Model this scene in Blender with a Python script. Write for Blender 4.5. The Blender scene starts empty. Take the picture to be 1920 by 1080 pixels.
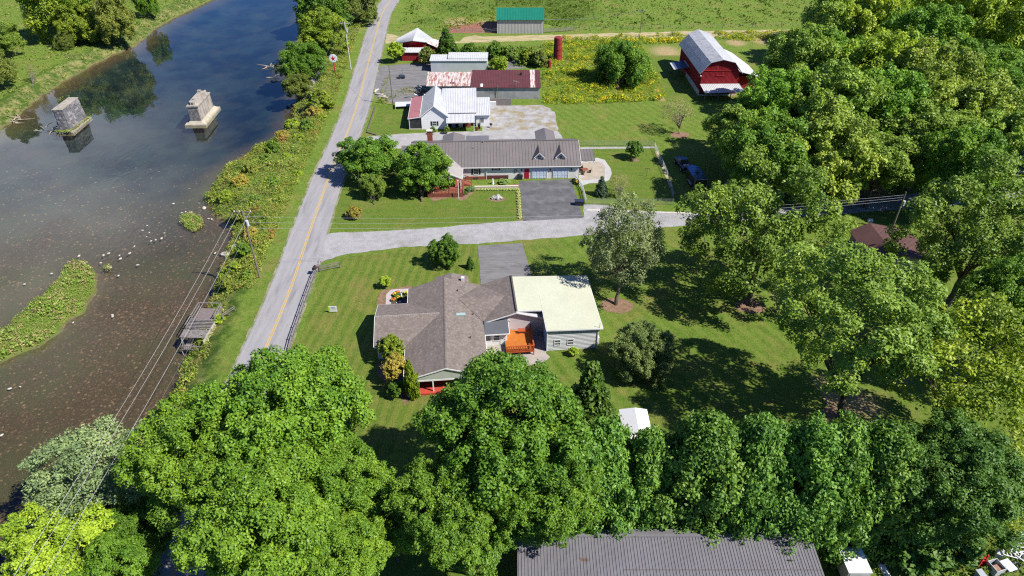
import bpy, bmesh, math, random
import numpy as np
from mathutils import Vector, Matrix, noise
R_ = math.radians
sc = bpy.context.scene
# ------------------------------------------------------------------ camera, light, exposure
CAM_H, FPX, YH = 62.0, 1280.0, -400.0
PITCH = math.atan((540 - YH) / FPX)
cd = bpy.data.cameras.new('camera'); cam = bpy.data.objects.new('camera', cd); sc.collection.objects.link(cam)
cam.location = (0, 0, CAM_H); cam.rotation_euler = (math.pi/2 - PITCH, 0, 0)
cd.sensor_width = 36; cd.lens = 36*FPX/1920; cd.clip_start = 0.5; cd.clip_end = 6000
sc.camera = cam
SUN = Vector((0.83, -0.33, 1.0)).normalized()
w = bpy.data.worlds.new('World'); sc.world = w; w.use_nodes = True
nt = w.node_tree; nt.nodes.clear()
def N(t, typ, **kw):
    n = t.nodes.new(typ)
    for k, v in kw.items():
        if k.startswith('i_'):
            n.inputs[k[2:].replace('_', ' ')].default_value = v
        else: setattr(n, k, v)
    return n
sky = N(nt, 'ShaderNodeTexSky', sky_type='NISHITA', sun_disc=False, sun_elevation=math.asin(SUN.z), sun_rotation=math.atan2(SUN.x, SUN.y), altitude=300, dust_density=0.6, ozone_density=3.0)
tc = N(nt, 'ShaderNodeTexCoord'); mp = N(nt, 'ShaderNodeMapping'); mp.inputs['Scale'].default_value = (1, 1, 2.6)
cn = N(nt, 'ShaderNodeTexNoise', i_Scale=2.3, i_Detail=7.0, i_Roughness=0.55)
cr = N(nt, 'ShaderNodeValToRGB'); cr.color_ramp.elements[0].position = 0.58; cr.color_ramp.elements[1].position = 0.80
cr.color_ramp.elements[1].color = (0.6, 0.6, 0.6, 1)
mx = N(nt, 'ShaderNodeMixRGB'); mx.inputs[2].default_value = (19, 19.5, 20, 1)
bg = N(nt, 'ShaderNodeBackground', i_Strength=0.05); wo = N(nt, 'ShaderNodeOutputWorld')
L = nt.links.new
L(tc.outputs['Generated'], mp.inputs[0]); L(mp.outputs[0], cn.inputs['Vector']); L(cn.outputs['Fac'], cr.inputs[0])
vd = N(nt, 'ShaderNodeVectorMath', operation='DOT_PRODUCT'); vd.inputs[1].default_value = Vector((-.60, .70, .34)).normalized(); L(tc.outputs['Generated'], vd.inputs[0])
vr = N(nt, 'ShaderNodeMapRange'); vr.inputs[1].default_value = .955; vr.inputs[2].default_value = .998; L(vd.outputs['Value'], vr.inputs[0])
cm = N(nt, 'ShaderNodeMapRange'); cm.inputs[1].default_value = .40; cm.inputs[2].default_value = .62; L(cn.outputs['Fac'], cm.inputs[0])
cx = N(nt, 'ShaderNodeMath', operation='MULTIPLY'); L(vr.outputs[0], cx.inputs[0]); L(cm.outputs[0], cx.inputs[1])
ca = N(nt, 'ShaderNodeMath', operation='MAXIMUM'); L(cx.outputs[0], ca.inputs[0]); L(cr.outputs[0], ca.inputs[1])
st = N(nt, 'ShaderNodeMixRGB', blend_type='MULTIPLY'); st.inputs[0].default_value = 1; st.inputs[2].default_value = (.48, .84, 1.5, 1); L(sky.outputs[0], st.inputs[1])
L(ca.outputs[0], mx.inputs[0]); L(st.outputs[0], mx.inputs[1]); L(mx.outputs[0], bg.inputs[0]); L(bg.outputs[0], wo.inputs[0])
sd = bpy.data.lights.new('sun', 'SUN'); sd.energy = 5.0; sd.angle = R_(0.53); sd.color = (1, 0.95, 0.87)
so = bpy.data.objects.new('sun', sd); so.rotation_euler = SUN.to_track_quat('Z', 'Y').to_euler(); sc.collection.objects.link(so)
sc.view_settings.view_transform = 'Standard'; sc.view_settings.look = 'None'
sc.view_settings.exposure = 0.88; sc.view_settings.gamma = 1; sc.view_settings.use_curve_mapping = False
sc.cycles.max_bounces = 7; sc.cycles.diffuse_bounces = 3; sc.cycles.transparent_max_bounces = 12
sc.cycles.filter_width = 1.2; sc.cycles.use_denoising = False
sc.cycles.caustics_reflective = False; sc.cycles.caustics_refractive = False

# ------------------------------------------------------------------ helpers
def G(x, y, z=0.0):
    """ground point (at height z) seen at photo pixel x, y"""
    v = (y-540)/FPX; u = (x-960)/FPX; s, c = math.sin(PITCH), math.cos(PITCH)
    zc = (CAM_H - z)/(s + v*c)
    return Vector((u*zc, zc*(c - v*s), z))
def GP(pts, z=0.0): return [G(x, y, z) for x, y in pts]
def link(o): sc.collection.objects.link(o); return o
def tag(o, label, cat, group=None):
    o['label'] = label; o['category'] = cat
    if group: o['group'] = group
    return o
def thing(name, label, cat, loc=(0, 0, 0), rz=0.0, group=None):
    o = link(bpy.data.objects.new(name, None)); o.location = loc; o.rotation_euler = (0, 0, rz); o.empty_display_size = .3
    return tag(o, label, cat, group)
def kind(o, k): o['kind'] = k; return o
class MB:
    def __init__(s): s.v = []; s.f = []
    def add(s, vs, fs):
        b = len(s.v); s.v += [tuple(p) for p in vs]; s.f += [tuple(b+i for i in f) for f in fs]; return s
    def box(s, x0, x1, y0, y1, z0, z1):
        return s.add([(x0,y0,z0),(x1,y0,z0),(x1,y1,z0),(x0,y1,z0),(x0,y0,z1),(x1,y0,z1),(x1,y1,z1),(x0,y1,z1)],
                     [(0,3,2,1),(4,5,6,7),(0,1,5,4),(1,2,6,5),(2,3,7,6),(3,0,4,7)])
    def prism(s, base, top):
        n = len(base)
        return s.add(list(base)+list(top), [tuple(reversed(range(n))), tuple(range(n, 2*n))]+[(i,(i+1)%n,n+(i+1)%n,n+i) for i in range(n)])
    def slab(s, pts, t):
        return s.prism([(p[0],p[1],p[2]-t) for p in pts], pts)
    def beam(s, a, b, wd=.1, h=None, taper=1.0):
        a, b = Vector(a), Vector(b); h = h or wd; d = (b-a)
        if d.length < 1e-6: return s
        d.normalize(); up = Vector((0,0,1)) if abs(d.z) < .95 else Vector((1,0,0))
        r = d.cross(up).normalized(); u = r.cross(d)
        q = lambda p, k: [p - r*wd/2*k - u*h/2*k, p + r*wd/2*k - u*h/2*k, p + r*wd/2*k + u*h/2*k, p - r*wd/2*k + u*h/2*k]
        return s.prism(q(a, 1), q(b, taper))
    def tube(s, pts, rads, n=8):
        pts = [Vector(p) for p in pts]; b = len(s.v); ring = None
        for i, p in enumerate(pts):
            d = (pts[min(i+1, len(pts)-1)] - pts[max(i-1, 0)])
            d = d.normalized() if d.length > 1e-9 else Vector((0,0,1))
            up = Vector((0,0,1)) if abs(d.z) < .9 else Vector((0,1,0))
            r = d.cross(up).normalized(); u = r.cross(d)
            for k in range(n):
                a = 2*math.pi*k/n; s.v.append(tuple(p + (r*math.cos(a)+u*math.sin(a))*rads[i]))
        for i in range(len(pts)-1):
            for k in range(n):
                s.f.append((b+i*n+k, b+i*n+(k+1)%n, b+(i+1)*n+(k+1)%n, b+(i+1)*n+k))
        s.f.append(tuple(b+k for k in reversed(range(n)))); s.f.append(tuple(b+(len(pts)-1)*n+k for k in range(n)))
        return s
    def cyl(s, x, y, z0, z1, r, n=16, r1=None): return s.tube([(x,y,z0),(x,y,z1)], [r, r if r1 is None else r1], n)
    def ell(s, c, r, nu=10, nv=7, jit=0.0, rnd=None):
        vs = []; c = Vector(c)
        for i in range(1, nv):
            t = math.pi*i/nv
            for k in range(nu):
                a = 2*math.pi*k/nu; j = 1 + (rnd.uniform(-jit, jit) if rnd else 0)
                vs.append((c.x+r[0]*math.sin(t)*math.cos(a)*j, c.y+r[1]*math.sin(t)*math.sin(a)*j, c.z+r[2]*math.cos(t)*j))
        b = len(vs); vs += [(c.x,c.y,c.z+r[2]), (c.x,c.y,c.z-r[2])]; fs = []
        for i in range(nv-2):
            for k in range(nu): fs.append((i*nu+k, (i+1)*nu+k, (i+1)*nu+(k+1)%nu, i*nu+(k+1)%nu))
        for k in range(nu):
            fs.append((b, k, (k+1)%nu)); fs.append((b+1, (nv-2)*nu+(k+1)%nu, (nv-2)*nu+k))
        return s.add(vs, fs)
    def build(s, name, m, parent=None, world=False, smooth=False, fix=True):
        me = bpy.data.meshes.new(name); vs = s.v
        if world and parent is not None:
            M_ = Matrix.LocRotScale(parent.location, parent.rotation_euler, None).inverted(); vs = [tuple(M_ @ Vector(v)) for v in vs]
        me.from_pydata(vs, [], s.f)
        if fix:
            bm = bmesh.new(); bm.from_mesh(me); bmesh.ops.recalc_face_normals(bm, faces=bm.faces); bm.to_mesh(me); bm.free()
        if smooth: me.polygons.foreach_set('use_smooth', [True]*len(me.polygons))
        me.materials.append(m); o = link(bpy.data.objects.new(name, me))
        if parent is not None: o.parent = parent
        return o
def copy_tree(o, parent=None):
    c = link(o.copy()); c.parent = parent
    for ch in list(o.children): copy_tree(ch, c)
    return c

# ------------------------------------------------------------------ materials
def mat_base(name):
    m = bpy.data.materials.new(name); m.use_nodes = True; t = m.node_tree; t.nodes.clear()
    o = N(t, 'ShaderNodeOutputMaterial'); b = N(t, 'ShaderNodeBsdfPrincipled'); t.links.new(b.outputs[0], o.inputs[0])
    g = N(t, 'ShaderNodeNewGeometry')
    return m, t, b, g, o
def noise_fac(t, vec, scale, detail=5.0, rough=.6, lo=.35, hi=.65):
    n = N(t, 'ShaderNodeTexNoise', i_Scale=scale, i_Detail=detail, i_Roughness=rough); t.links.new(vec, n.inputs['Vector'])
    r = N(t, 'ShaderNodeMapRange'); r.inputs[1].default_value = lo; r.inputs[2].default_value = hi; t.links.new(n.outputs['Fac'], r.inputs[0])
    return r.outputs[0]
def mixc(t, fac, a, b, mode='MIX'):
    m = N(t, 'ShaderNodeMixRGB', blend_type=mode)
    for k, s in ((0, fac), (1, a), (2, b)):
        if isinstance(s, (int, float)): m.inputs[k].default_value = s
        elif isinstance(s, tuple): m.inputs[k].default_value = (*s, 1) if len(s) == 3 else s
        else: t.links.new(s, m.inputs[k])
    return m.outputs[0]
def bump(t, b, h, strength=.5, dist=.05):
    n = N(t, 'ShaderNodeBump'); n.inputs['Strength'].default_value = strength; n.inputs['Distance'].default_value = dist
    t.links.new(h, n.inputs['Height']); t.links.new(n.outputs[0], b.inputs['Normal'])
MATS = {}
def M(name, c1, c2=None, scale=1.0, rough=.8, metal=0.0, bmp=0.0, fine=8.0, lo=.35, hi=.65, spec=.3, c3=None, s3=.3, lo3=.55, hi3=.7, stretch=None, obj=False):
    if name in MATS: return MATS[name]
    m, t, b, g, o = mat_base(name); vec = g.outputs['Position']
    if obj: vec = N(t, 'ShaderNodeTexCoord').outputs['Object']
    if stretch:
        mpn = N(t, 'ShaderNodeMapping'); mpn.inputs['Scale'].default_value = stretch; t.links.new(vec, mpn.inputs[0]); vec = mpn.outputs[0]
    c2 = c2 or tuple(x*.75 for x in c1)
    col = mixc(t, noise_fac(t, vec, scale, lo=lo, hi=hi), c1, c2)
    if c3: col = mixc(t, noise_fac(t, vec, s3, lo=lo3, hi=hi3), col, c3)
    fn = noise_fac(t, vec, fine, 3.0, .7, .3, .7)
    col = mixc(t, .25, col, mixc(t, fn, (0.35,0.35,0.35), (1,1,1)), 'MULTIPLY')
    t.links.new(col, b.inputs['Base Color']); b.inputs['Roughness'].default_value = rough; b.inputs['Metallic'].default_value = metal
    b.inputs['Specular IOR Level'].default_value = spec
    if bmp: bump(t, b, fn, bmp, .05)
    MATS[name] = m; return m
def grass_mat(name, c1, c2, c3, dry=(.26,.20,.075), stripe=None, s_amt=.5, dry_lo=.50, dry_hi=.78, attr=False):
    m, t, b, g, o = mat_base(name); vec = g.outputs['Position']
    col = mixc(t, noise_fac(t, vec, .22, 6.0, .65), c1, c2)
    col = mixc(t, noise_fac(t, vec, 1.3, 6.0, .7, .42, .7), col, c3)
    if stripe is not None:
        mpn = N(t, 'ShaderNodeMapping'); mpn.inputs['Rotation'].default_value = (0, 0, stripe[0]); t.links.new(vec, mpn.inputs[0])
        wv = N(t, 'ShaderNodeTexWave', i_Scale=stripe[1], i_Distortion=2.6, i_Detail=3.0); wv.inputs['Detail Scale'].default_value = .6; t.links.new(mpn.outputs[0], wv.inputs[0])
        r = N(t, 'ShaderNodeMapRange'); r.inputs[1].default_value = .3; r.inputs[2].default_value = .7; t.links.new(wv.outputs['Fac'], r.inputs[0])
        mm = N(t, 'ShaderNodeMath', operation='MULTIPLY'); mm.inputs[1].default_value = s_amt; t.links.new(r.outputs[0], mm.inputs[0])
        col = mixc(t, mm.outputs[0], col, stripe[2])
    col = mixc(t, noise_fac(t, vec, .16, 8.0, .7, dry_lo, dry_hi), col, dry)
    pn = noise_fac(t, vec, .55, 8.0, .8, .48, .66); pm = N(t, 'ShaderNodeMath', operation='MULTIPLY'); pm.inputs[1].default_value = .45; t.links.new(pn, pm.inputs[0])
    col = mixc(t, pm.outputs[0], col, tuple(x*.55 for x in c3))
    fn = noise_fac(t, vec, 3.2, 10.0, .9, .3, .7)
    col = mixc(t, .75, col, mixc(t, fn, (0.3,0.33,0.3), (1.25,1.2,1.1)), 'MULTIPLY')
    if attr:
        def A(n): a = N(t, 'ShaderNodeAttribute', attribute_name=n); return a.outputs['Fac']
        dn = N(t, 'ShaderNodeMath', operation='MULTIPLY'); t.links.new(A('dry'), dn.inputs[0]); t.links.new(noise_fac(t, vec, .8, 8.0, .75, .25, .5), dn.inputs[1])
        col = mixc(t, dn.outputs[0], col, mixc(t, fn, (.20,.135,.07), (.42,.33,.18)))
        dn = N(t, 'ShaderNodeMath', operation='MULTIPLY'); t.links.new(A('rough'), dn.inputs[0]); t.links.new(noise_fac(t, vec, .5, 8.0, .8, .4, .55), dn.inputs[1])
        col = mixc(t, dn.outputs[0], col, (.045,.085,.012))
        # bank soil and the stones of the river bed
        vo = N(t, 'ShaderNodeTexVoronoi', i_Scale=.75, i_Randomness=1.0); vo2 = N(t, 'ShaderNodeTexVoronoi', i_Scale=2.2)
        wn = N(t, 'ShaderNodeTexNoise', i_Scale=1.2, i_Detail=4.0); t.links.new(vec, wn.inputs['Vector'])
        wv = N(t, 'ShaderNodeMixRGB', blend_type='LINEAR_LIGHT'); wv.inputs[0].default_value = .35; t.links.new(vec, wv.inputs[1]); t.links.new(wn.outputs['Color'], wv.inputs[2])
        t.links.new(wv.outputs[0], vo.inputs['Vector']); t.links.new(wv.outputs[0], vo2.inputs['Vector'])
        sx = N(t, 'ShaderNodeSeparateColor'); t.links.new(vo.outputs['Color'], sx.inputs[0]); sx2 = N(t, 'ShaderNodeSeparateColor'); t.links.new(vo2.outputs['Color'], sx2.inputs[0])
        bed = mixc(t, sx2.outputs[0], (.17,.125,.072), (.27,.185,.12)); bed = mixc(t, sx.outputs[0], bed, mixc(t, sx.outputs[1], (.14,.11,.06), (.37,.225,.155)))
        edg = N(t, 'ShaderNodeMapRange'); edg.inputs[1].default_value = .05; edg.inputs[2].default_value = .5; t.links.new(vo2.outputs['Distance'], edg.inputs[0])
        bed = mixc(t, edg.outputs[0], bed, (.12,.092,.055))
        bed = mixc(t, noise_fac(t, vec, .07, 7.0, .65, .45, .62), bed, (.115,.115,.055))
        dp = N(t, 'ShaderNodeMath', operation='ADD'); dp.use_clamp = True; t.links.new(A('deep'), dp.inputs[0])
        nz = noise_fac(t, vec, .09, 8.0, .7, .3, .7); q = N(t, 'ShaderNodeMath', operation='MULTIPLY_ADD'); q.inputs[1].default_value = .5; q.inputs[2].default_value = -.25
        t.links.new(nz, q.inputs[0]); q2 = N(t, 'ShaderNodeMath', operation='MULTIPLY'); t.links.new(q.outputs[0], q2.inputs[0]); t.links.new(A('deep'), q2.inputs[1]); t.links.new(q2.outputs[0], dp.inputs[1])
        bed = mixc(t, dp.outputs[0], bed, mixc(t, noise_fac(t, vec, .12, 6.0, .6, .4, .6), (.008,.018,.028), (.026,.050,.055)))  # bed painted dark blue with depth, in place of light absorbed by the water
        col = mixc(t, A('bed'), col, bed)
    t.links.new(col, b.inputs['Base Color']); b.inputs['Roughness'].default_value = .95; b.inputs['Specular IOR Level'].default_value = .1
    bump(t, b, fn, .9, .12)
    return m
def leaf_mat(name, rough=.5):
    m, t, b, g, o = mat_base(name)
    oi = N(t, 'ShaderNodeObjectInfo'); at = N(t, 'ShaderNodeAttribute', attribute_name='var')
    hs = N(t, 'ShaderNodeHueSaturation'); t.links.new(oi.outputs['Color'], hs.inputs['Color'])
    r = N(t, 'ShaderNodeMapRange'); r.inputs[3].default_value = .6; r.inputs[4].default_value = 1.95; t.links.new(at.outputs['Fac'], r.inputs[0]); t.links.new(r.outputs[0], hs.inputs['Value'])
    r2 = N(t, 'ShaderNodeMapRange'); r2.inputs[3].default_value = .525; r2.inputs[4].default_value = .475; t.links.new(at.outputs['Fac'], r2.inputs[0]); t.links.new(r2.outputs[0], hs.inputs['Hue'])
    t.links.new(hs.outputs[0], b.inputs['Base Color']); b.inputs['Roughness'].default_value = .5; b.inputs['Specular IOR Level'].default_value = .25
    tr = N(t, 'ShaderNodeBsdfTranslucent'); tcx = mixc(t, 1.0, hs.outputs[0], (1.3,1.35,.5), 'MULTIPLY'); t.links.new(tcx, tr.inputs[0])
    ms = N(t, 'ShaderNodeMixShader'); ms.inputs[0].default_value = .24; t.links.new(b.outputs[0], ms.inputs[1]); t.links.new(tr.outputs[0], ms.inputs[2]); t.links.new(ms.outputs[0], o.inputs[0])
    return m
LEAF = leaf_mat('leaf')
BARK = M('bark', (.13,.10,.075), (.07,.055,.04), 3, .9, bmp=.6)
ASPH = M('asphalt', (.225,.216,.222), (.27,.262,.265), .5, .85, bmp=.2, fine=14, c3=(.17,.165,.17), s3=.35, stretch=(2.2,.25,1))
GRAVEL = M('gravel', (.255,.25,.252), (.32,.315,.315), .8, .95, bmp=.8, fine=5, c3=(.20,.19,.18), s3=.25, lo3=.5, hi3=.75)
DARKASPH = M('dark_asphalt', (.070,.070,.075), (.11,.11,.115), .5, .85, bmp=.2, fine=10, c3=(.17,.17,.17), s3=.45, lo3=.5, hi3=.8)
OLDASPH = M('old_asphalt', (.12,.118,.118), (.18,.175,.172), .6, .9, bmp=.3, fine=8, c3=(.09,.09,.09), s3=1.1, lo3=.55, hi3=.7, stretch=(.4,1.6,1))
CONC = M('concrete', (.50,.47,.42), (.40,.37,.32), .9, .9, bmp=.2)
TANCONC = M('tan_concrete', (.36,.31,.245), (.27,.23,.18), .5, .9, bmp=.2)
WHITE = M('white_paint', (.68,.68,.68), (.60,.60,.60), .7, .55)
TRIM = M('white_trim', (.68,.68,.67), (.63,.63,.62), .7, .5)
GLASS = M('window_glass', (.03,.035,.045), (.05,.055,.07), 2, .08, spec=.8)
BLACK = M('black_paint', (.02,.02,.022), (.035,.035,.035), 2, .5)
WOODG = M('weathered_wood', (.25,.225,.21), (.14,.125,.12), 2.5, .9, bmp=.5, stretch=(1,1,4))
WOODP = M('pole_wood', (.19,.16,.13), (.12,.10,.085), 3, .9, bmp=.4)
STEEL = M('galvanised_steel', (.45,.46,.47), (.36,.37,.38), 3, .45, metal=.6)
BRICK = M('red_brick', (.30,.085,.05), (.20,.06,.04), 3, .85, bmp=.3)
REDP = M('barn_red_paint', (.32,.012,.022), (.20,.010,.016), 1.2, .8, c3=(.30,.06,.05), s3=1.4, lo3=.55, hi3=.75, bmp=.2, stretch=(3,3,.4), fine=5)
MULCH = M('mulch', (.22,.13,.09), (.13,.075,.05), 2, .95, bmp=.8, fine=6)

# ------------------------------------------------------------------ river outline and terrain
WZ = -2.2
RB = [(640,-60),(600,-20),(575,20),(562,60),(552,100),(545,140),(556,175),(557,200),(548,225),(540,247),(507,267),(480,281),(450,300),(420,320),(397,352),(385,374),(400,398),(430,420),(440,445),(424,472),(416,505),(405,540),(392,575),(372,620),(352,668),(338,705),(320,742),(288,790),(262,830),(232,880),(200,940),(160,1010),(110,1090),(40,1200),(-40,1330)]
LB = [(-700,560),(-400,420),(-120,300),(0,246),(30,222),(67,190),(117,155),(165,128),(210,104),(253,87),(293,52),(333,30),(393,2),(440,-20),(480,-45),(520,-80)]
def P2(l, z): return [G(x, y, z).xy for x, y in l]
right_bank = P2(RB, WZ); left_bank = P2(LB, WZ)
river = right_bank + [Vector((-75, 10)), Vector((-90, -60)), Vector((-400, -60)), Vector((-420, 60))] + left_bank
far = [Vector((-60, 420)), Vector((-20, 560)), Vector((20, 560)), Vector((-10, 420))]
river = river[:] + far
ISL = [(150,492),(172,500),(188,522),(178,552),(150,588),(112,622),(75,650),(40,664),(5,677),(-60,700),(-90,690),(-50,650),(0,624),(22,600),(55,575),(88,540),(112,522),(120,502)]
isle = P2(ISL, WZ)
def sdf(px, py, poly):
    """signed distance to polygon, negative inside"""
    p = np.array([[a.x, a.y] for a in poly]); q = np.roll(p, -1, 0)
    dmin = np.full(px.shape, 1e9); inside = np.zeros(px.shape, bool)
    for (ax, ay), (bx, by) in zip(p, q):
        ex, ey = bx-ax, by-ay; l2 = ex*ex+ey*ey + 1e-9
        tt = np.clip(((px-ax)*ex + (py-ay)*ey)/l2, 0, 1)
        dmin = np.minimum(dmin, (px-ax-tt*ex)**2 + (py-ay-tt*ey)**2)
        c = (ay > py) != (by > py)
        with np.errstate(divide='ignore', invalid='ignore'):
            inside ^= c & (px < (bx-ax)*(py-ay)/(by-ay+1e-12)+ax)
    return np.where(inside, -1, 1)*np.sqrt(dmin)
def wob(x, y): return np.sin(x*.9+np.sin(y*.7)*1.3)*.28 + np.sin(y*1.3+x*.4)*.22 + np.sin(x*2.3-y*1.9)*.12
def height(x, y):
    d = sdf(x, y, river) + wob(x, y); di = sdf(x, y, isle) + wob(x, y)
    land = WZ + (-WZ)*np.clip(d/5.0, 0, 1)**.8
    land = np.where(d > 5, 0, land)
    depth = np.clip(-d/14, 0, 1)
    flow = np.clip((y-88)/45, 0, 1)
    bed = WZ - .12 - depth*(.25 + 1.6*flow)
    h = np.where(d > 0, land, bed)
    h = np.where(di < 1.5, np.maximum(h, WZ + .35 - np.clip(di+.6, 0, 4)*.55), h)
    return h, d, di, depth, flow
def axis(a0, a1, st, lo, hi):
    c = list(np.arange(a0, a1+1e-6, st)); s = st; x = a1
    while x < hi: s *= 1.35; x += s; c.append(x)
    s = st; x = a0
    while x > lo: s *= 1.35; x -= s; c.insert(0, x)
    return np.array(c)
def np_mesh(name, verts, quads, m, attrs=None, smooth=False):
    me = bpy.data.meshes.new(name); nv, nq = len(verts), len(quads)
    me.vertices.add(nv); me.vertices.foreach_set('co', verts.astype(np.float32).ravel())
    me.loops.add(nq*4); me.loops.foreach_set('vertex_index', quads.astype(np.int32).ravel())
    me.polygons.add(nq); me.polygons.foreach_set('loop_start', np.arange(0, nq*4, 4, dtype=np.int32))
    if smooth: me.polygons.foreach_set('use_smooth', np.ones(nq, bool))
    me.update(calc_edges=True)
    for k, (dom, arr) in (attrs or {}).items():
        a = me.attributes.new(k, 'FLOAT', dom); a.data.foreach_set('value', arr.astype(np.float32).ravel())
    me.materials.append(m); return me
xs = axis(-150, 130, .7, -1500, 1500); ys = axis(22, 265, .7, -300, 2500)
X, Y = np.meshgrid(xs, ys); Z, D, DI, DEP, FLOW = height(X, Y)
def blob(pts, rad=1.0, z=0.0):
    out = np.zeros(X.shape)
    for (px, py, rpx) in pts:
        c = G(px, py, z); r = rpx*(G(px+1, py, z)-c).length
        out = np.maximum(out, np.clip(1.6 - 1.1*np.sqrt((X-c.x)**2+((Y-c.y)*.8)**2)/max(r, .1), 0, 1))
    return out
dry = blob([(1120,235,30),(1180,238,28),(1090,245,16),(1225,230,14),(1155,570,14),(1560,745,40),(1620,760,26),(1480,560,26),(1430,600,18),(1250,97,26),(1380,80,16),(1430,76,18),(1490,74,20),
            (350,730,10),(380,690,10),(400,660,8),(860,42,22),(900,46,20),(940,46,10),(60,45,12),(20,75,12),(110,150,9),(150,120,9),(1275,252,6),(1000,670,12),(1270,800,22),(1085,660,18),(740,170,16),(1460,655,8),
            (1740,230,30),(1860,70,30),(1640,360,25),(985,52,12),(1680,700,20),(730,190,8),(700,150,6),(1240,185,9),(1232,170,6),(1226,150,5),(1222,130,4),(1640,420,20)])
dry = np.where(D < 4.5, np.where((D > .8) & (X < -60), .55, .35)*(D > 0), dry)
rough = blob([(960,10,60),(1060,25,60),(860,15,40),(1000,0,80),(1150,22,12),(800,40,20),(780,100,20)])*.8
rough = np.maximum(rough, ((D > 0) & (D < 6))*1.0)
bed = np.clip((WZ + .25 - Z)/.2, 0, 1)*(DI > -.3)
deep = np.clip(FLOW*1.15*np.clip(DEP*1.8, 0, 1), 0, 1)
ny_, nx_ = X.shape; idx = np.arange(nx_*ny_).reshape(ny_, nx_)
Q = np.stack([idx[:-1,:-1], idx[:-1,1:], idx[1:,1:], idx[1:,:-1]], -1).reshape(-1, 4)
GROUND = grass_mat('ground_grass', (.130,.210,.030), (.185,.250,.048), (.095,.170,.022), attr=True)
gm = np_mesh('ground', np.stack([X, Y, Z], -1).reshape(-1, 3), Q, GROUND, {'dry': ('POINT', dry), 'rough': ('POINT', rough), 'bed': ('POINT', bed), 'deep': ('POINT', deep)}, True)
ground = kind(link(bpy.data.objects.new('ground', gm)), 'structure')
def gh(x, y): return float(height(np.array([x]), np.array([y]))[0][0])

# water sheet
m, t, b, g, o = mat_base('river_water'); WATER = m
fr = N(t, 'ShaderNodeFresnel', i_IOR=1.45); gl = N(t, 'ShaderNodeBsdfGlossy', i_Roughness=.03); tr = N(t, 'ShaderNodeBsdfTransparent'); tr.inputs[0].default_value = (.88,.88,.80,1)
gl.inputs[0].default_value = (1,1,1,1)
ms = N(t, 'ShaderNodeMixShader'); mpn = N(t, 'ShaderNodeMapping'); mpn.inputs['Rotation'].default_value = (0,0,.25); mpn.inputs['Scale'].default_value = (1,.55,1)
t.links.new(g.outputs['Position'], mpn.inputs[0])
n1 = N(t, 'ShaderNodeTexNoise', i_Scale=1.1, i_Detail=3.0, i_Roughness=.5, i_Distortion=.3); t.links.new(mpn.outputs[0], n1.inputs['Vector'])
n2 = N(t, 'ShaderNodeTexNoise', i_Scale=.05, i_Detail=2.0); t.links.new(g.outputs['Position'], n2.inputs['Vector'])
bp = N(t, 'ShaderNodeBump'); bp.inputs['Distance'].default_value = .022; t.links.new(n1.outputs['Fac'], bp.inputs['Height'])
mr = N(t, 'ShaderNodeMapRange'); mr.inputs[1].default_value = .35; mr.inputs[2].default_value = .65; mr.inputs[3].default_value = .12; mr.inputs[4].default_value = .55
t.links.new(n2.outputs['Fac'], mr.inputs[0]); t.links.new(mr.outputs[0], bp.inputs['Strength'])
for nd in (fr, gl): t.links.new(bp.outputs[0], nd.inputs['Normal'])
t.links.new(fr.outputs[0], ms.inputs[0]); t.links.new(tr.outputs[0], ms.inputs[1]); t.links.new(gl.outputs[0], ms.inputs[2]); t.links.new(ms.outputs[0], o.inputs[0])
wm = MB().add([(-420,-60,WZ),(-14,-60,WZ),(-14,560,WZ),(-420,560,WZ)], [(0,1,2,3)])
kind(wm.build('river_water', WATER, fix=False), 'structure')

# ------------------------------------------------------------------ sheets on the ground
def sheet(name, pts, z, m, jit=.0, k='structure', step=.8, seed=1):
    rnd = random.Random(seed); out = []
    for i, a in enumerate(pts):
        b2 = pts[(i+1) % len(pts)]; d = (b2-a).length; n = max(1, int(d/step)) if jit else 1
        nr = Vector((-(b2-a).y, (b2-a).x)).normalized() if d > 0 else Vector((0,0))
        for j in range(n):
            p = a.lerp(b2, j/n)
            if jit: q = Vector((p.x, p.y)) + nr*(noise.noise(Vector((p.x*.8, p.y*.8, 3.1)))*jit*2 + rnd.uniform(-jit, jit)*.4)
            else: q = p
            out.append((q.x, q.y, z))
    bm = bmesh.new(); f = bm.faces.new([bm.verts.new(p) for p in out]); bm.normal_update()
    if f.normal.z < 0: f.normal_flip()
    bmesh.ops.triangulate(bm, faces=bm.faces)
    me = bpy.data.meshes.new(name); bm.to_mesh(me); bm.free(); me.materials.append(m)
    return kind(link(bpy.data.objects.new(name, me)), k)
def V2(l): return [Vector((p[0], p[1])) for p in l]
def smooth_line(pts, step=2.0):
    out = []
    for i in range(len(pts)-1):
        p0, p1, p2, p3 = pts[max(i-1,0)], pts[i], pts[i+1], pts[min(i+2, len(pts)-1)]; n = max(2, int((p2-p1).length/step))
        for j in range(n):
            u = j/n; out.append(.5*((2*p1)+(-p0+p2)*u+(2*p0-5*p1+4*p2-p3)*u*u+(-p0+3*p1-3*p2+p3)*u**3))
    return out + [pts[-1]]
RC = [G(x, y).xy for x, y in [(268,1220),(338,1045),(412,870),(487,680),(520,603),(550,527),(573,457),(605,365),(617,332),(640,277),(667,206),(684,143),(698,90),(706,60),(716,27),(733,0),(760,-30),(800,-60),(850,-90)]]
RC = smooth_line(RC)
def band(line, a, b):
    L1, L2 = [], []
    for i, p in enumerate(line):
        d = (line[min(i+1, len(line)-1)] - line[max(i-1, 0)]).normalized(); n = Vector((d.y, -d.x))
        L1.append(p+n*a); L2.append(p+n*b)
    return L1, L2
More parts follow.
